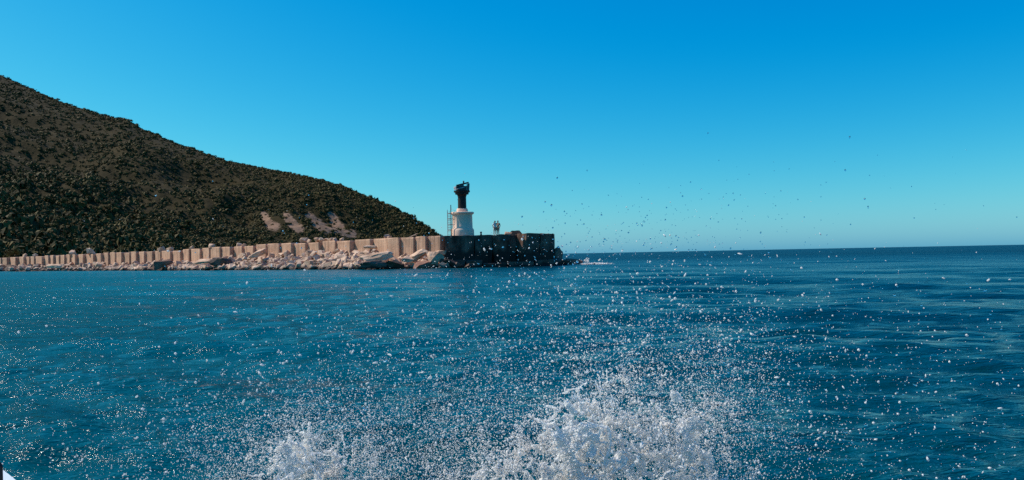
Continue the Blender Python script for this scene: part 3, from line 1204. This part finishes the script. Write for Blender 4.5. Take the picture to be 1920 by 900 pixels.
rl.tube((0.6, -0.75, zg + 0.85), (0.92, -0.58, zg + 0.88), 0.022, seg=6)
rl.done('railing', MAT['steel'], lh)
m_x = (871.5 - 868) * mpp
mast = MB().tube((m_x, 0, zg + 0.8), (m_x, 0, hz(343)), 0.045, 0.04, 8).done('mast', MAT['dark_steel'], lh)
MB().lathe([(0.03, 0), (0.1, 0.05), (0.11, 0.22), (0.05, 0.3)], 14, (m_x, 0, hz(343) - 0.02)).done('beacon', MAT['dark_steel'], mast)
# caged ladder up the drum
lad = MB()
lx = -24.3 * mpp
for sx in (-0.22, 0.2):
    lad.tube((lx + sx, -0.35, 0), (lx + sx, -0.35, hz(393)), 0.035, seg=7)
ladder = lad.done('ladder', MAT['steel'], lh)
for k in range(10):
    z = 0.25 + k * 0.29
    MB().tube((lx - 0.22, -0.35, z), (lx + 0.2, -0.35, z), 0.022, seg=6).done('rung', MAT['steel'], ladder)
for k in range(4):
    z = 0.75 + k * 0.72
    MB().torus((lx + 0.22, -0.35, z), 0.42, 0.022, 12, R(20), R(340)).done('cage_hoop', MAT['steel'], ladder)
for a in (150, 200, 250, 300):
    MB().tube((lx + 0.22 + 0.42 * math.cos(R(a)), -0.35 + 0.42 * math.sin(R(a)), 0.6), (lx + 0.22 + 0.42 * math.cos(R(a)), -0.35 + 0.42 * math.sin(R(a)), hz(396)), 0.016, seg=5).done('cage_bar', MAT['steel'], ladder)
hr = MB()
for k in range(7):
    a0, a1 = R(180 + k * 10), R(190 + k * 10)
    rr = 20.5 * mpp
    hr.tube((rr * math.cos(a0), rr * math.sin(a0), z_c1 + 0.6 - 0.09 * k), (rr * math.cos(a1), rr * math.sin(a1), z_c1 + 0.6 - 0.09 * (k + 1)), 0.022, seg=6)
hr.done('hand_rail', MAT['steel'], lh)
pole = MB()
q = at(846.2, 441, LH_D - 1.0)
pole.tube((q.x, q.y, 3.5), (q.x, q.y, at(846.2, 385, LH_D - 1.0).z), 0.06, 0.05, 8)
pole.box((q.x, q.y, 4.0), (0.3, 0.3, 0.24), 0.02)
pole.tube((q.x, q.y, at(846.2, 385, LH_D - 1.0).z), (q.x, q.y, at(846.2, 384, LH_D - 1.0).z), 0.065, 0.03, 8)
tag(pole.done('pole', MAT['dark_steel']), 'thin grey pole standing beside the ladder of the white drum', 'pole')

# mooring post and the dark mound on the deck
q = at(902, 441, 104.4)
mb = MB().lathe([(0.13, 0), (0.12, 0.3), (0.09, 0.36), (0.09, 0.42), (0.15, 0.47), (0.14, 0.56), (0.06, 0.6)], 14, (q.x, q.y, 4.0))
smooth_by_angle(tag(mb.done('mooring_post', MAT['dark_steel']), 'stubby dark mooring post on the deck between drum and people', 'mooring post'))
# trapezoid mound: a capsized hull-like concrete cap
c0 = at(968, 439, 105.6)
mb = MB()
prof = [(-1.32, 0.0), (-0.55, 0.62), (0.42, 0.62), (0.9, 0.0)]
bmx = mb.bm
ring = []
for y, s in ((-0.7, 1.0), (0.7, 1.0), (1.5, 0.72)):
    ring.append([bmx.verts.new((c0.x + x * s, c0.y + y, 4.05 + z * (1.0 if s == 1 else 0.75))) for x, z in prof])
for a, b_ in zip(ring, ring[1:]):
    for k in range(4):
        bmx.faces.new((a[k], a[(k + 1) % 4], b_[(k + 1) % 4], b_[k]))
bmx.faces.new(ring[0])
bmx.faces.new(list(reversed(ring[-1])))
bmesh.ops.recalc_face_normals(bmx, faces=bmx.faces)
mound = mb.done('concrete_cap', MAT['redrock'], cuts=2, rough=0.05, seed=9)
tag(mound, 'dark trapezoid concrete lump on the deck beyond the two people', 'concrete lump')
boulder(Vector((at(953, 437, 105).x, 105.0, 4.25)), (1.2, 0.9, 0.5), (0.1, 0.15, 0.3), 81, 'pale pinkish stone lying against the dark trapezoid lump', 'stone', name='loose_stone')

# ================================================================== PEOPLE
def skin_mesh(name, verts, edges, radii, root=0, sub=2):
    me = bpy.data.meshes.new(name)
    me.from_pydata([Vector(v) for v in verts], edges, [])
    o = bpy.data.objects.new(name, me)
    COL.objects.link(o)
    md = o.modifiers.new('skin', 'SKIN')
    md.use_smooth_shade = True
    if not me.skin_vertices:
        bpy.context.view_layer.objects.active = o
    sv = me.skin_vertices[0].data if me.skin_vertices else None
    if sv is not None:
        for k, r in enumerate(radii):
            sv[k].radius = r if isinstance(r, tuple) else (r, r)
            sv[k].use_root = (k == root)
    if sub:
        ss = o.modifiers.new('sub', 'SUBSURF')
        ss.levels = ss.render_levels = sub
    dg = bpy.context.evaluated_depsgraph_get()
    me2 = bpy.data.meshes.new_from_object(o.evaluated_get(dg))
    bpy.data.objects.remove(o)
    for p in me2.polygons:
        p.use_smooth = True
    return me2


def hand(o_wrist, d_fwd, d_side, s=1.0):
    """Five-fingered hand as tapered tubes with a knuckle bend, returned as an MB."""
    f, sd = Vector(d_fwd).normalized(), Vector(d_side).normalized()
    up = f.cross(sd).normalized()
    w = Vector(o_wrist)
    mb = MB()
    palm = w + f * 0.05 * s
    mb.box(palm, (0.085 * s, 0.03 * s, 0.1 * s), 0.012 * s, Matrix((sd, up, f)).transposed().to_euler())
    for k, L in enumerate((0.065, 0.078, 0.073, 0.055)):
        r = w + f * 0.097 * s + sd * (0.03 - 0.02 * k) * s
        m = r + f * L * 0.55 * s + up * 0.008 * s
        e = m + f * L * 0.4 * s + up * 0.028 * s
        mb.tube(r, m, 0.0095 * s, 0.0085 * s, 6)
        mb.tube(m, e, 0.0085 * s, 0.006 * s, 6)
    r = w + f * 0.03 * s + sd * 0.042 * s
    m = r + f * 0.035 * s + sd * 0.03 * s
    mb.tube(r, m, 0.012 * s, 0.01 * s, 6)
    mb.tube(m, m + f * 0.035 * s + up * 0.012 * s, 0.01 * s, 0.007 * s, 6)
    return mb


def person(loc, rz, h, hipL, hipR, kneeL, kneeR, footL, footR, shL, shR, elL, elR, haL, haR, headc, label, top_mat, leg_mat, hair_long, skirt):
    t = empty('person', loc, rz)
    s = h / 1.72
    t.scale = (s, s, s)
    tag(t, label, 'person', 'couple standing on the pier head')
    pel = (0, 0.0, 0.93)
    wst, chs, nk = (0, 0.0, 1.08), (0, 0.0, 1.28), (0.0, 0.0, 1.44)
    hb = (headc[0] * 0.7, headc[1] * 0.7, 1.5)
    V = [pel, wst, chs, nk, hb, headc, hipL, kneeL, (footL[0], footL[1], 0.08), (footL[0], footL[1] - 0.16, 0.03),
         hipR, kneeR, (footR[0], footR[1], 0.08), (footR[0], footR[1] - 0.16, 0.03), shL, elL, haL, shR, elR, haR]
    E = [(0, 1), (1, 2), (2, 3), (3, 4), (4, 5), (0, 6), (6, 7), (7, 8), (8, 9), (0, 10), (10, 11), (11, 12), (12, 13), (2, 14), (14, 15), (15, 16), (2, 17), (17, 18), (18, 19)]
    rad = [(0.15, 0.11), (0.125, 0.095), (0.155, 0.11), 0.058, 0.055, (0.085, 0.1), 0.095, 0.068, 0.05, 0.04, 0.095, 0.068, 0.05, 0.04, 0.058, 0.042, 0.03, 0.058, 0.042, 0.03]
    body = skin_mesh('body', V, E, rad)
    b = bmesh.new()
    b.from_mesh(body)
    # the head: skull, nose, ears
    def part(fn, m):
        tmp = bmesh.new()
        fn(tmp)
        bmesh.ops.transform(tmp, matrix=m, verts=tmp.verts)
        me = bpy.data.meshes.new('t')
        tmp.to_mesh(me)
        tmp.free()
        b.from_mesh(me)
        bpy.data.meshes.remove(me)
    hc = Vector(headc)
    part(lambda q: bmesh.ops.create_uvsphere(q, u_segments=16, v_segments=12, radius=1.0), Matrix.Translation(hc) @ Matrix.Diagonal((0.078, 0.095, 0.115, 1)))
    part(lambda q: bmesh.ops.create_cone(q, cap_ends=True, segments=6, radius1=0.018, radius2=0.006, depth=0.05), Matrix.Translation(hc + Vector((0, -0.1, -0.012))) @ Matrix.Rotation(R(115), 4, 'X'))
    for sx in (-1, 1):
        part(lambda q: bmesh.ops.create_uvsphere(q, u_segments=8, v_segments=6, radius=1.0), Matrix.Translation(hc + Vector((sx * 0.08, 0.01, -0.01))) @ Matrix.Diagonal((0.012, 0.022, 0.032, 1)))
    for w, e_, side in ((haL, elL, 1), (haR, elR, -1)):
        d = Vector(w) - Vector(e_)
        hm = hand(w, d, Vector((0.0, -1.0, 0.0)) if abs(d.normalized().y) < 0.7 else Vector((1, 0, 0)))
        me = bpy.data.meshes.new('t')
        hm.bm.to_mesh(me)
        hm.bm.free()
        b.from_mesh(me)
        bpy.data.meshes.remove(me)
    me = bpy.data.meshes.new('body')
    b.to_mesh(me)
    b.free()
    for p in me.polygons:
        p.use_smooth = True
    bo = link('body', me, MAT['skin'], t)
    eye = MB()
    for sx in (-1, 1):
        eye.tube(hc + Vector((sx * 0.032, -0.083, 0.012)), hc + Vector((sx * 0.032, -0.094, 0.012)), 0.011, 0.009, 8)
    eye.box(hc + Vector((0, -0.088, -0.055)), (0.045, 0.012, 0.01))
    eye.done('face_features', MAT['hair'], t)
    hair = MB()
    hair._add(lambda q: bmesh.ops.create_uvsphere(q, u_segments=16, v_segments=10, radius=1.0), Matrix.Translation(hc + Vector((0, 0.022, 0.03))) @ Matrix.Diagonal((0.093, 0.1, 0.11, 1)))
    if hair_long:
        hair.tube(hc + Vector((0, 0.07, 0.02)), hc + Vector((0.0, 0.11, -0.28)), 0.085, 0.04, 10)
    hair.done('hair', MAT['hair'], t, smooth=True)
    # shirt: a looser skin over the torso and upper arms
    mid = lambda a, c, k: tuple(Vector(a).lerp(Vector(c), k))
    SV = [(0, 0, 0.86), wst, chs, (0, 0, 1.41), shL, mid(shL, elL, 0.7), shR, mid(shR, elR, 0.7)]
    SE = [(0, 1), (1, 2), (2, 3), (2, 4), (4, 5), (2, 6), (6, 7)]
    SR = [(0.19, 0.15), (0.165, 0.13), (0.175, 0.135), 0.08, 0.078, 0.066, 0.078, 0.066]
    link('shirt', skin_mesh('shirt', SV, SE, SR), MAT[top_mat], t)
    if skirt:
        mb = MB().lathe([(0.27, 0.52), (0.22, 0.75), (0.175, 0.95), (0.16, 1.0)], 20)
        mb.done('skirt', MAT[leg_mat], t, smooth=True)
    else:
        PV = [(0, 0, 0.95), hipL, mid(hipL, kneeL, 0.95), hipR, mid(hipR, kneeR, 0.95)]
        PE = [(0, 1), (1, 2), (0, 3), (3, 4)]
        link('shorts', skin_mesh('shorts', PV, PE, [(0.175, 0.135), 0.12, 0.105, 0.12, 0.105]), MAT[leg_mat], t)
    return t


pz = zt(950, 440, 102.5) + 0.01
pA = at(928.2, 441, 103.6)
pB = at(934.0, 441, 103.5)
person((pA.x, pA.y, pz), R(35), 1.84, (0.1, 0, 0.88), (-0.1, 0, 0.88), (0.11, -0.02, 0.48), (-0.11, 0.03, 0.48), (0.12, 0.02), (-0.12, 0.06),
       (0.19, 0.0, 1.37), (-0.19, 0.0, 1.37), (0.33, -0.12, 1.16), (-0.32, 0.05, 1.13), (0.4, -0.3, 1.28), (-0.24, -0.14, 0.98), (0.02, -0.03, 1.6),
       'person in white shirt and beige shorts, nearer the drum of the two standing', 'white_cloth', 'beige_cloth', True, False)
person((pB.x, pB.y, pz), R(-28), 1.85, (0.1, 0, 0.88), (-0.1, 0, 0.88), (0.1, -0.03, 0.48), (-0.11, 0.02, 0.48), (0.1, 0.03), (-0.13, 0.04),
       (0.2, 0.0, 1.38), (-0.2, 0.0, 1.38), (0.28, 0.06, 1.1), (-0.34, -0.1, 1.2), (0.25, -0.08, 0.88), (-0.42, -0.22, 1.38), (-0.01, -0.02, 1.6),
       'person in tan top and shorts, farther from the drum of the two standing', 'brown_cloth', 'brown_cloth', False, False)

# ================================================================== BOAT (its bow reaches into the corner of the view)
def build_boat():
    tip = Vector((-2.72, 3.54, 0.905))
    ax = Vector((-0.342, 0.94, 0))
    L = 6.6
    stern = Vector((tip.x, tip.y, 0)) - ax * L
    side = Vector((ax.y, -ax.x, 0))

    def half(u):
        return 1.3 * math.sin(math.pi / 2 * min(1.0, (1 - u) * L / 3.6)) ** 0.9

    b = empty('motor_boat', (stern.x, stern.y, 0.0), 0)
    tag(b, 'white bow of the boat the picture is taken from, low at the edge', 'boat')
    n, V, Fc = 40, [], []
    deck = []
    for k in range(n + 1):
        u = k / n
        w = half(u)
        sheer = tip.z - 0.16 + 0.16 * u ** 2
        ring = []
        for sgn in (1, -1):
            for rr, zz in ((1.0, sheer), (0.985, sheer - 0.05), (0.86, 0.12), (0.35, -0.28)):
                ww = w * rr if u < 1 else 0.0
                al = u * L - (0 if zz > 0.3 else (0.28 if zz > 0 else 0.7)) * u ** 3
                p = ax * al + side * (ww * sgn)
                ring.append((p.x, p.y, zz))
        inner = [ax * (u * (L - 0.25)) + side * (max(w - 0.16, 0) * sg) for sg in (1, -1)]
        ring += [(inner[0].x, inner[0].y, sheer + 0.012), (inner[1].x, inner[1].y, sheer + 0.012)]
        V += ring
    for k in range(n):
        a, c = k * 10, (k + 1) * 10
        for q in (0, 1, 2):
            Fc.append((a + q, a + q + 1, c + q + 1, c + q))
            Fc.append((a + 4 + q, c + 4 + q, c + 5 + q, a + 5 + q))
        Fc.append((a + 3, a + 7, c + 7, c + 3))
        Fc.append((a + 0, c + 0, c + 8, a + 8))
        Fc.append((a + 4, a + 9, c + 9, c + 4))
        if k > 24:
            Fc.append((a + 8, c + 8, c + 9, a + 9))
    me = mesh_np('hull', np.array(V), np.array(Fc), True)
    bm_ = bmesh.new()
    bm_.from_mesh(me)
    bmesh.ops.remove_doubles(bm_, verts=bm_.verts, dist=0.0005)
    bmesh.ops.recalc_face_normals(bm_, faces=bm_.faces)
    bm_.to_mesh(me)
    bm_.free()
    hull = link('hull', me, MAT['gelcoat'], b)
    smooth_by_angle(hull, 40)
    rail = MB()
    for sg in (1, -1):
        pts = []
        for k in range(22, n + 1):
            u = k / n
            w = half(u)
            sheer = tip.z - 0.16 + 0.16 * u ** 2
            p = ax * (u * L + 0.01) + side * ((w + 0.012) * sg)
            pts.append(Vector((p.x, p.y, sheer - 0.06)))
        for p, q in zip(pts, pts[1:]):
            rail.tube(p, q, 0.022, seg=7)
    rail.done('rub_rail', MAT['rubber'], b)
    q = at(-2.5, 874, 2.45) - b.location
    post = MB()
    post.tube((q.x, q.y, tip.z - 0.12), (q.x, q.y, q.z), 0.013, 0.011, 10)
    post.tube((q.x, q.y, q.z), (q.x, q.y, q.z + 0.012), 0.011, 0.005, 10)
    post.tube((q.x, q.y, tip.z - 0.1), (q.x, q.y, tip.z - 0.06), 0.03, 0.02, 12)
    post.done('rail_post', MAT['rubber'], b)


build_boat()

# ================================================================== SPRAY
ICO = None


def unit_ico():
    b = bmesh.new()
    bmesh.ops.create_icosphere(b, subdivisions=1, radius=1.0)
    b.verts.ensure_lookup_table()
    V = np.array([v.co[:] for v in b.verts])
    Fc = np.array([[v.index for v in f.verts] for f in b.faces])
    b.free()
    return V, Fc


def unit_octa():
    V = np.array([(1, 0, 0), (-1, 0, 0), (0, 1, 0), (0, -1, 0), (0, 0, 1), (0, 0, -1)], float)
    Fc = np.array([(0, 2, 4), (2, 1, 4), (1, 3, 4), (3, 0, 4), (2, 0, 5), (1, 2, 5), (3, 1, 5), (0, 3, 5)])
    return V, Fc


def drops_mesh(name, P, r, shape, stretch, rng):
    V, Fc = shape
    n, k = len(P), len(V)
    ax = rng.normal(0, 1, (n, 3))
    ax[:, 2] += 0.3
    ax /= np.linalg.norm(ax, axis=1)[:, None]
    el = 1.0 + stretch * rng.random(n) ** 2
    W = V[None] * np.ones((n, 1, 1))
    along = (W * ax[:, None, :]).sum(2)[..., None] * ax[:, None, :]
    W = (W - along) / np.sqrt(el)[:, None, None] + along * el[:, None, None]
    W = W * r[:, None, None] + P[:, None, :]
    Fa = (Fc[None] + (np.arange(n) * k)[:, None, None]).reshape(-1, 3)
    return mesh_np(name, W.reshape(-1, 3), Fa, True)


def cloud(rng, n, c, s, lo=0.03, ridge=0.0, seed=0, fscale=5.0):
    """Points of one throw of spray round C, thinned by ridged noise so that they hang together in strands."""
    P = rng.normal(0, 1, (int(n * (1 + 4 * ridge)), 3)) * np.array(s) + np.array(c)
    P = P[(P[:, 2] > lo) & (P[:, 1] > 1.7)]
    if ridge:
        w = 1 - np.abs(fbm(P * fscale, 3, seed)) * 2.6
        big = 0.5 + 0.9 * fbm(P * 1.7, 2, seed + 50)
        keep = rng.random(len(P)) < np.clip(w, 0, 1) ** 2.0 * np.clip(big + 0.3, 0, 1)
        P = P[keep]
    return P[:n]


def sheet(rng, n, c, s, seed):
    """A torn, curling sheet of water: thin across, holed and stringy along."""
    P = rng.normal(0, 1, (n * 9, 3)) * np.array((s[0], 0.0, s[2])) + np.array(c)
    lay = rng.integers(0, 3, len(P))
    Q = P * np.array((1, 0, 1)) + lay[:, None] * np.array((7.3, 0, 3.1))
    P[:, 1] += (lay - 1) * s[1] * 0.7 + fbm(Q * 2.2, 3, seed) * s[1] * 0.9 + rng.normal(0, 0.022, len(P))
    warp = np.stack([fbm(Q * 3.0, 2, seed + 5), 0 * lay, fbm(Q * 3.0 + 40, 2, seed + 6)], 1) * 0.16
    Qw = (Q + warp) * np.array((1.0, 1.0, 0.8))
    rid = 1 - np.abs(fbm(Qw * 6.5, 3, seed + 7)) * 3.4
    rid2 = 1 - np.abs(fbm(Qw * 15.0, 2, seed + 8)) * 2.6
    lump = 0.5 + 1.5 * fbm(Q * 2.6, 3, seed + 9)
    w = np.clip(0.55 * np.clip(rid, 0, 1) + 0.45 * np.clip(rid2, 0, 1), 0, 1) * np.clip(lump + 0.25, 0.12, 1)
    keep = (rng.random(len(P)) < np.clip(w * 1.25, 0, 1) ** 3.0) & (P[:, 2] > 0.02)
    return P[keep][:n], w[keep][:n]


def lace(rng, outline, y0, cell, seed, thin):
    """One thrown sheet of water: a thin curved skin, holed by noise into a net of strands that frays at the edge."""
    xs = np.arange(outline[0][0] - 0.1, outline[-1][0] + 0.1, cell)
    zs = np.arange(0.0, max(z for _, z in outline) + 0.14, cell)
    X, Z = np.meshgrid(xs, zs)
    Q = np.stack([X.ravel(), np.full(X.size, seed * 1.37), Z.ravel()], 1)
    wob = fbm(Q * np.array((2.4, 1, 2.4)), 3, seed)
    Y = y0 + 0.16 * wob + 0.25 * (Z.ravel() - 0.3) * fbm(Q * np.array((1.5, 1, 0.5)), 2, seed + 3) + 0.02 * fbm(Q * np.array((24, 1, 24)), 2, seed + 4)
    warp = np.stack([fbm(Q * 5.0, 2, seed + 5), 0 * wob, fbm(Q * 5.0 + 40, 2, seed + 6)], 1) * 0.07
    W = Q + warp
    n1 = np.abs(fbm(W * np.array((7, 1, 6)), 3, seed + 7))
    n2 = np.abs(fbm(W * np.array((17, 1, 15)), 2, seed + 8))
    n3 = fbm(W * np.array((3.2, 1, 3.2)), 3, seed + 9)
    top = np.interp(X.ravel(), [o[0] for o in outline], [o[1] for o in outline])
    top = top + 0.16 * fbm(np.stack([X.ravel() * 6, np.full(X.size, seed * 0.7), 0 * wob], 1), 3, seed + 11)
    depth = np.clip((top - Z.ravel()) / 0.42, -1, 1)
    width = 0.17 * np.clip(depth, -0.4, 1) + 0.15 * n3 + 0.055 - thin
    keep = ((np.minimum(n1, n2 * 1.15) < width) & (depth > -0.3)).reshape(X.shape)
    idx = np.arange(X.size).reshape(X.shape)
    k4 = keep[:-1, :-1] & keep[1:, :-1] & keep[1:, 1:] & keep[:-1, 1:]
    F0 = np.stack([idx[:-1, :-1][k4], idx[:-1, 1:][k4], idx[1:, 1:][k4], idx[1:, :-1][k4]], 1)
    used, inv = np.unique(F0, return_inverse=True)
    F0 = inv.reshape(F0.shape)
    jit = rng.normal(0, 1, (len(used), 3)) * np.array((cell * 0.28, cell * 0.9, cell * 0.28))
    V0 = np.stack([X.ravel()[used], Y[used], Z.ravel()[used]], 1) + jit
    th = np.stack([0 * jit[:, 0], 0.003 + 0.004 * np.clip(width[used], 0, 0.3) / 0.15, 0 * jit[:, 0]], 1)
    V = np.concatenate([V0 - th, V0 + th])
    return V, np.concatenate([F0, F0[:, ::-1] + len(used)])


def lognorm(rng, n, med, sig, lo, hi):
    return np.clip(med * np.exp(rng.normal(0, sig, n)), lo, hi)


def build_spray():
    rng = np.random.default_rng(2024)
    # torn, holed sheets of white water at the heart of the splash
    core = [(-0.42, 0.1), (-0.30, 0.34), (-0.14, 0.58), (0.06, 0.70), (0.2, 0.80), (0.3, 0.93), (0.38, 1.0), (0.47, 0.92), (0.6, 0.84), (0.76, 0.86), (0.94, 0.74), (1.05, 0.6), (1.15, 0.42), (1.23, 0.1)]
    left = [(-1.8, 0.05), (-1.65, 0.32), (-1.45, 0.55), (-1.28, 0.74), (-1.1, 0.6), (-0.95, 0.38), (-0.75, 0.05)]
    parts = []
    for k in range(3):
        parts.append(lace(rng, core, 4.4 + 0.2 * k, 0.0052, 200 + k * 31, (0.09, 0.07, 0.11)[k]))
    for k in range(3):
        parts.append(lace(rng, left, 4.5 + 0.2 * k, 0.0055, 700 + k * 31, 0.12))
    V, Fc, b0 = [], [], 0
    for v, f in parts:
        V.append(v)
        Fc.append(f + b0)
        b0 += len(v)
    me = mesh_np('splash', np.concatenate(V), np.concatenate(Fc), False)
    tag(link('splash', me, MAT['foam']), 'thick white splash of frothing water thrown up beside the boat', 'splash', kind='stuff')
    print('splash faces', len(me.polygons))
    # beads torn off the sheets
    throws = [((0.50, 4.7, 0.40), (0.36, 0.25, 0.22), 7000), ((0.43, 4.6, 0.70), (0.11, 0.14, 0.17), 2200), ((0.85, 4.7, 0.58), (0.22, 0.22, 0.2), 4500),
              ((0.05, 4.5, 0.32), (0.2, 0.2, 0.14), 3500), ((1.05, 4.5, 0.30), (0.16, 0.25, 0.22), 3000),
              ((-1.25, 4.8, 0.28), (0.22, 0.25, 0.16), 4200), ((-0.45, 4.6, 0.2), (0.3, 0.25, 0.1), 2000)]
    got = [sheet(rng, n, c, s, 10 + k) for k, (c, s, n) in enumerate(throws)]
    P = np.concatenate([g[0] for g in got])
    w = np.concatenate([g[1] for g in got])
    r = lognorm(rng, len(P), 0.0027, 0.42, 0.0013, 0.007) * (0.6 + 1.0 * w)
    me = drops_mesh('splash_beads', P, r, unit_octa(), 3.0, rng)
    tag(link('splash_beads', me, MAT['froth']), 'white beads of water torn off the thick splash', 'splash', kind='stuff')
    print('beads', len(P))
    # fine mist that greys the water behind it
    throws = [((0.85, 4.7, 0.42), (0.45, 0.4, 0.3), 7000), ((-1.2, 4.9, 0.3), (0.5, 0.4, 0.22), 18000), ((-0.4, 4.7, 0.35), (0.7, 0.5, 0.28), 10000), ((1.05, 4.9, 0.45), (0.35, 0.4, 0.3), 8000),
              ((0.3, 5.2, 0.7), (1.2, 0.6, 0.4), 8000)]
    P = np.concatenate([cloud(rng, n, c, s, 0.03, 0.5, 30 + k, 3.0) for k, (c, s, n) in enumerate(throws)])
    r = lognorm(rng, len(P), 0.0024, 0.35, 0.0013, 0.005)
    me = drops_mesh('spray_mist', P, r, unit_octa(), 1.0, rng)
    tag(link('spray_mist', me, MAT['froth']), 'fine mist of spray drifting round the white splash', 'spray', kind='stuff')
    print('mist', len(P))
    # separate beads flying in front of the sea
    throws = [((0.6, 4.6, 0.75), (0.75, 0.6, 0.40), 6500), ((-0.6, 4.4, 0.6), (0.8, 0.6, 0.35), 4600), ((-1.5, 4.2, 0.55), (0.7, 0.7, 0.3), 1300), ((0.5, 4.5, 1.2), (0.5, 0.5, 0.26), 1500),
              ((1.75, 3.9, 0.72), (0.6, 0.5, 0.24), 620), ((1.7, 3.6, 0.55), (0.5, 0.4, 0.16), 620), ((0.0, 4.5, 1.0), (1.6, 0.7, 0.3), 1100), ((-1.5, 3.5, 0.68), (0.5, 0.4, 0.17), 480)]
    P = np.concatenate([cloud(rng, n, c, s, 0.05) for k, (c, s, n) in enumerate(throws)])
    P = P[(P[:, 2] < 1.55 + 0.02 * P[:, 1]) & (P[:, 1] > 3.0)]
    r = lognorm(rng, len(P), 0.0019, 0.66, 0.0008, 0.0072)
    me = drops_mesh('spray_drops', P, r, unit_ico(), 1.4, rng)
    tag(link('spray_drops', me, MAT['drop']), 'countless separate beads of spray flying over the water', 'spray', kind='stuff')
    print('drops', len(P))
    # thin clear drops high against the sky
    throws = [((0.7, 4.5, 1.70), (0.4, 0.5, 0.11), 160), ((1.2, 4.5, 1.8), (0.65, 0.5, 0.15), 95), ((0.5, 4.4, 1.62), (0.4, 0.5, 0.08), 120), ((-1.2, 4.4, 1.6), (0.6, 0.5, 0.22), 40)]
    P = np.concatenate([cloud(rng, n, c, s, 0.05) for k, (c, s, n) in enumerate(throws)])
    r = lognorm(rng, len(P), 0.0026, 0.4, 0.0014, 0.006)
    me = drops_mesh('high_spray', P, r, unit_ico(), 0.5, rng)
    tag(link('high_spray', me, MAT['clear']), 'sparse dark specks of spray hanging against the sky', 'spray', kind='stuff')


build_spray()


def build_breaker():
    """White water where the swell breaks on the outer rocks."""
    rng = np.random.default_rng(9)
    c = at(1112, 492.5, 104.5)
    P = rng.normal(0, 1, (520, 3)) * np.array((0.9, 0.35, 0.04)) + np.array((c.x, c.y, 0.12))
    up = rng.normal(0, 1, (34, 3)) * np.array((0.22, 0.3, 0.3)) + np.array((c.x - 0.9, c.y, 0.5))
    P = np.concatenate([P, up])
    P[:, 2] = np.maximum(P[:, 2], 0.03)
    r = lognorm(rng, len(P), 0.055, 0.4, 0.025, 0.11)
    me = drops_mesh('breaking_foam', P, r, unit_ico(), 1.5, rng)
    tag(link('breaking_foam', me, MAT['froth']), 'streak of white foam breaking on the rocks off the pier head', 'foam', kind='stuff')


build_breaker()
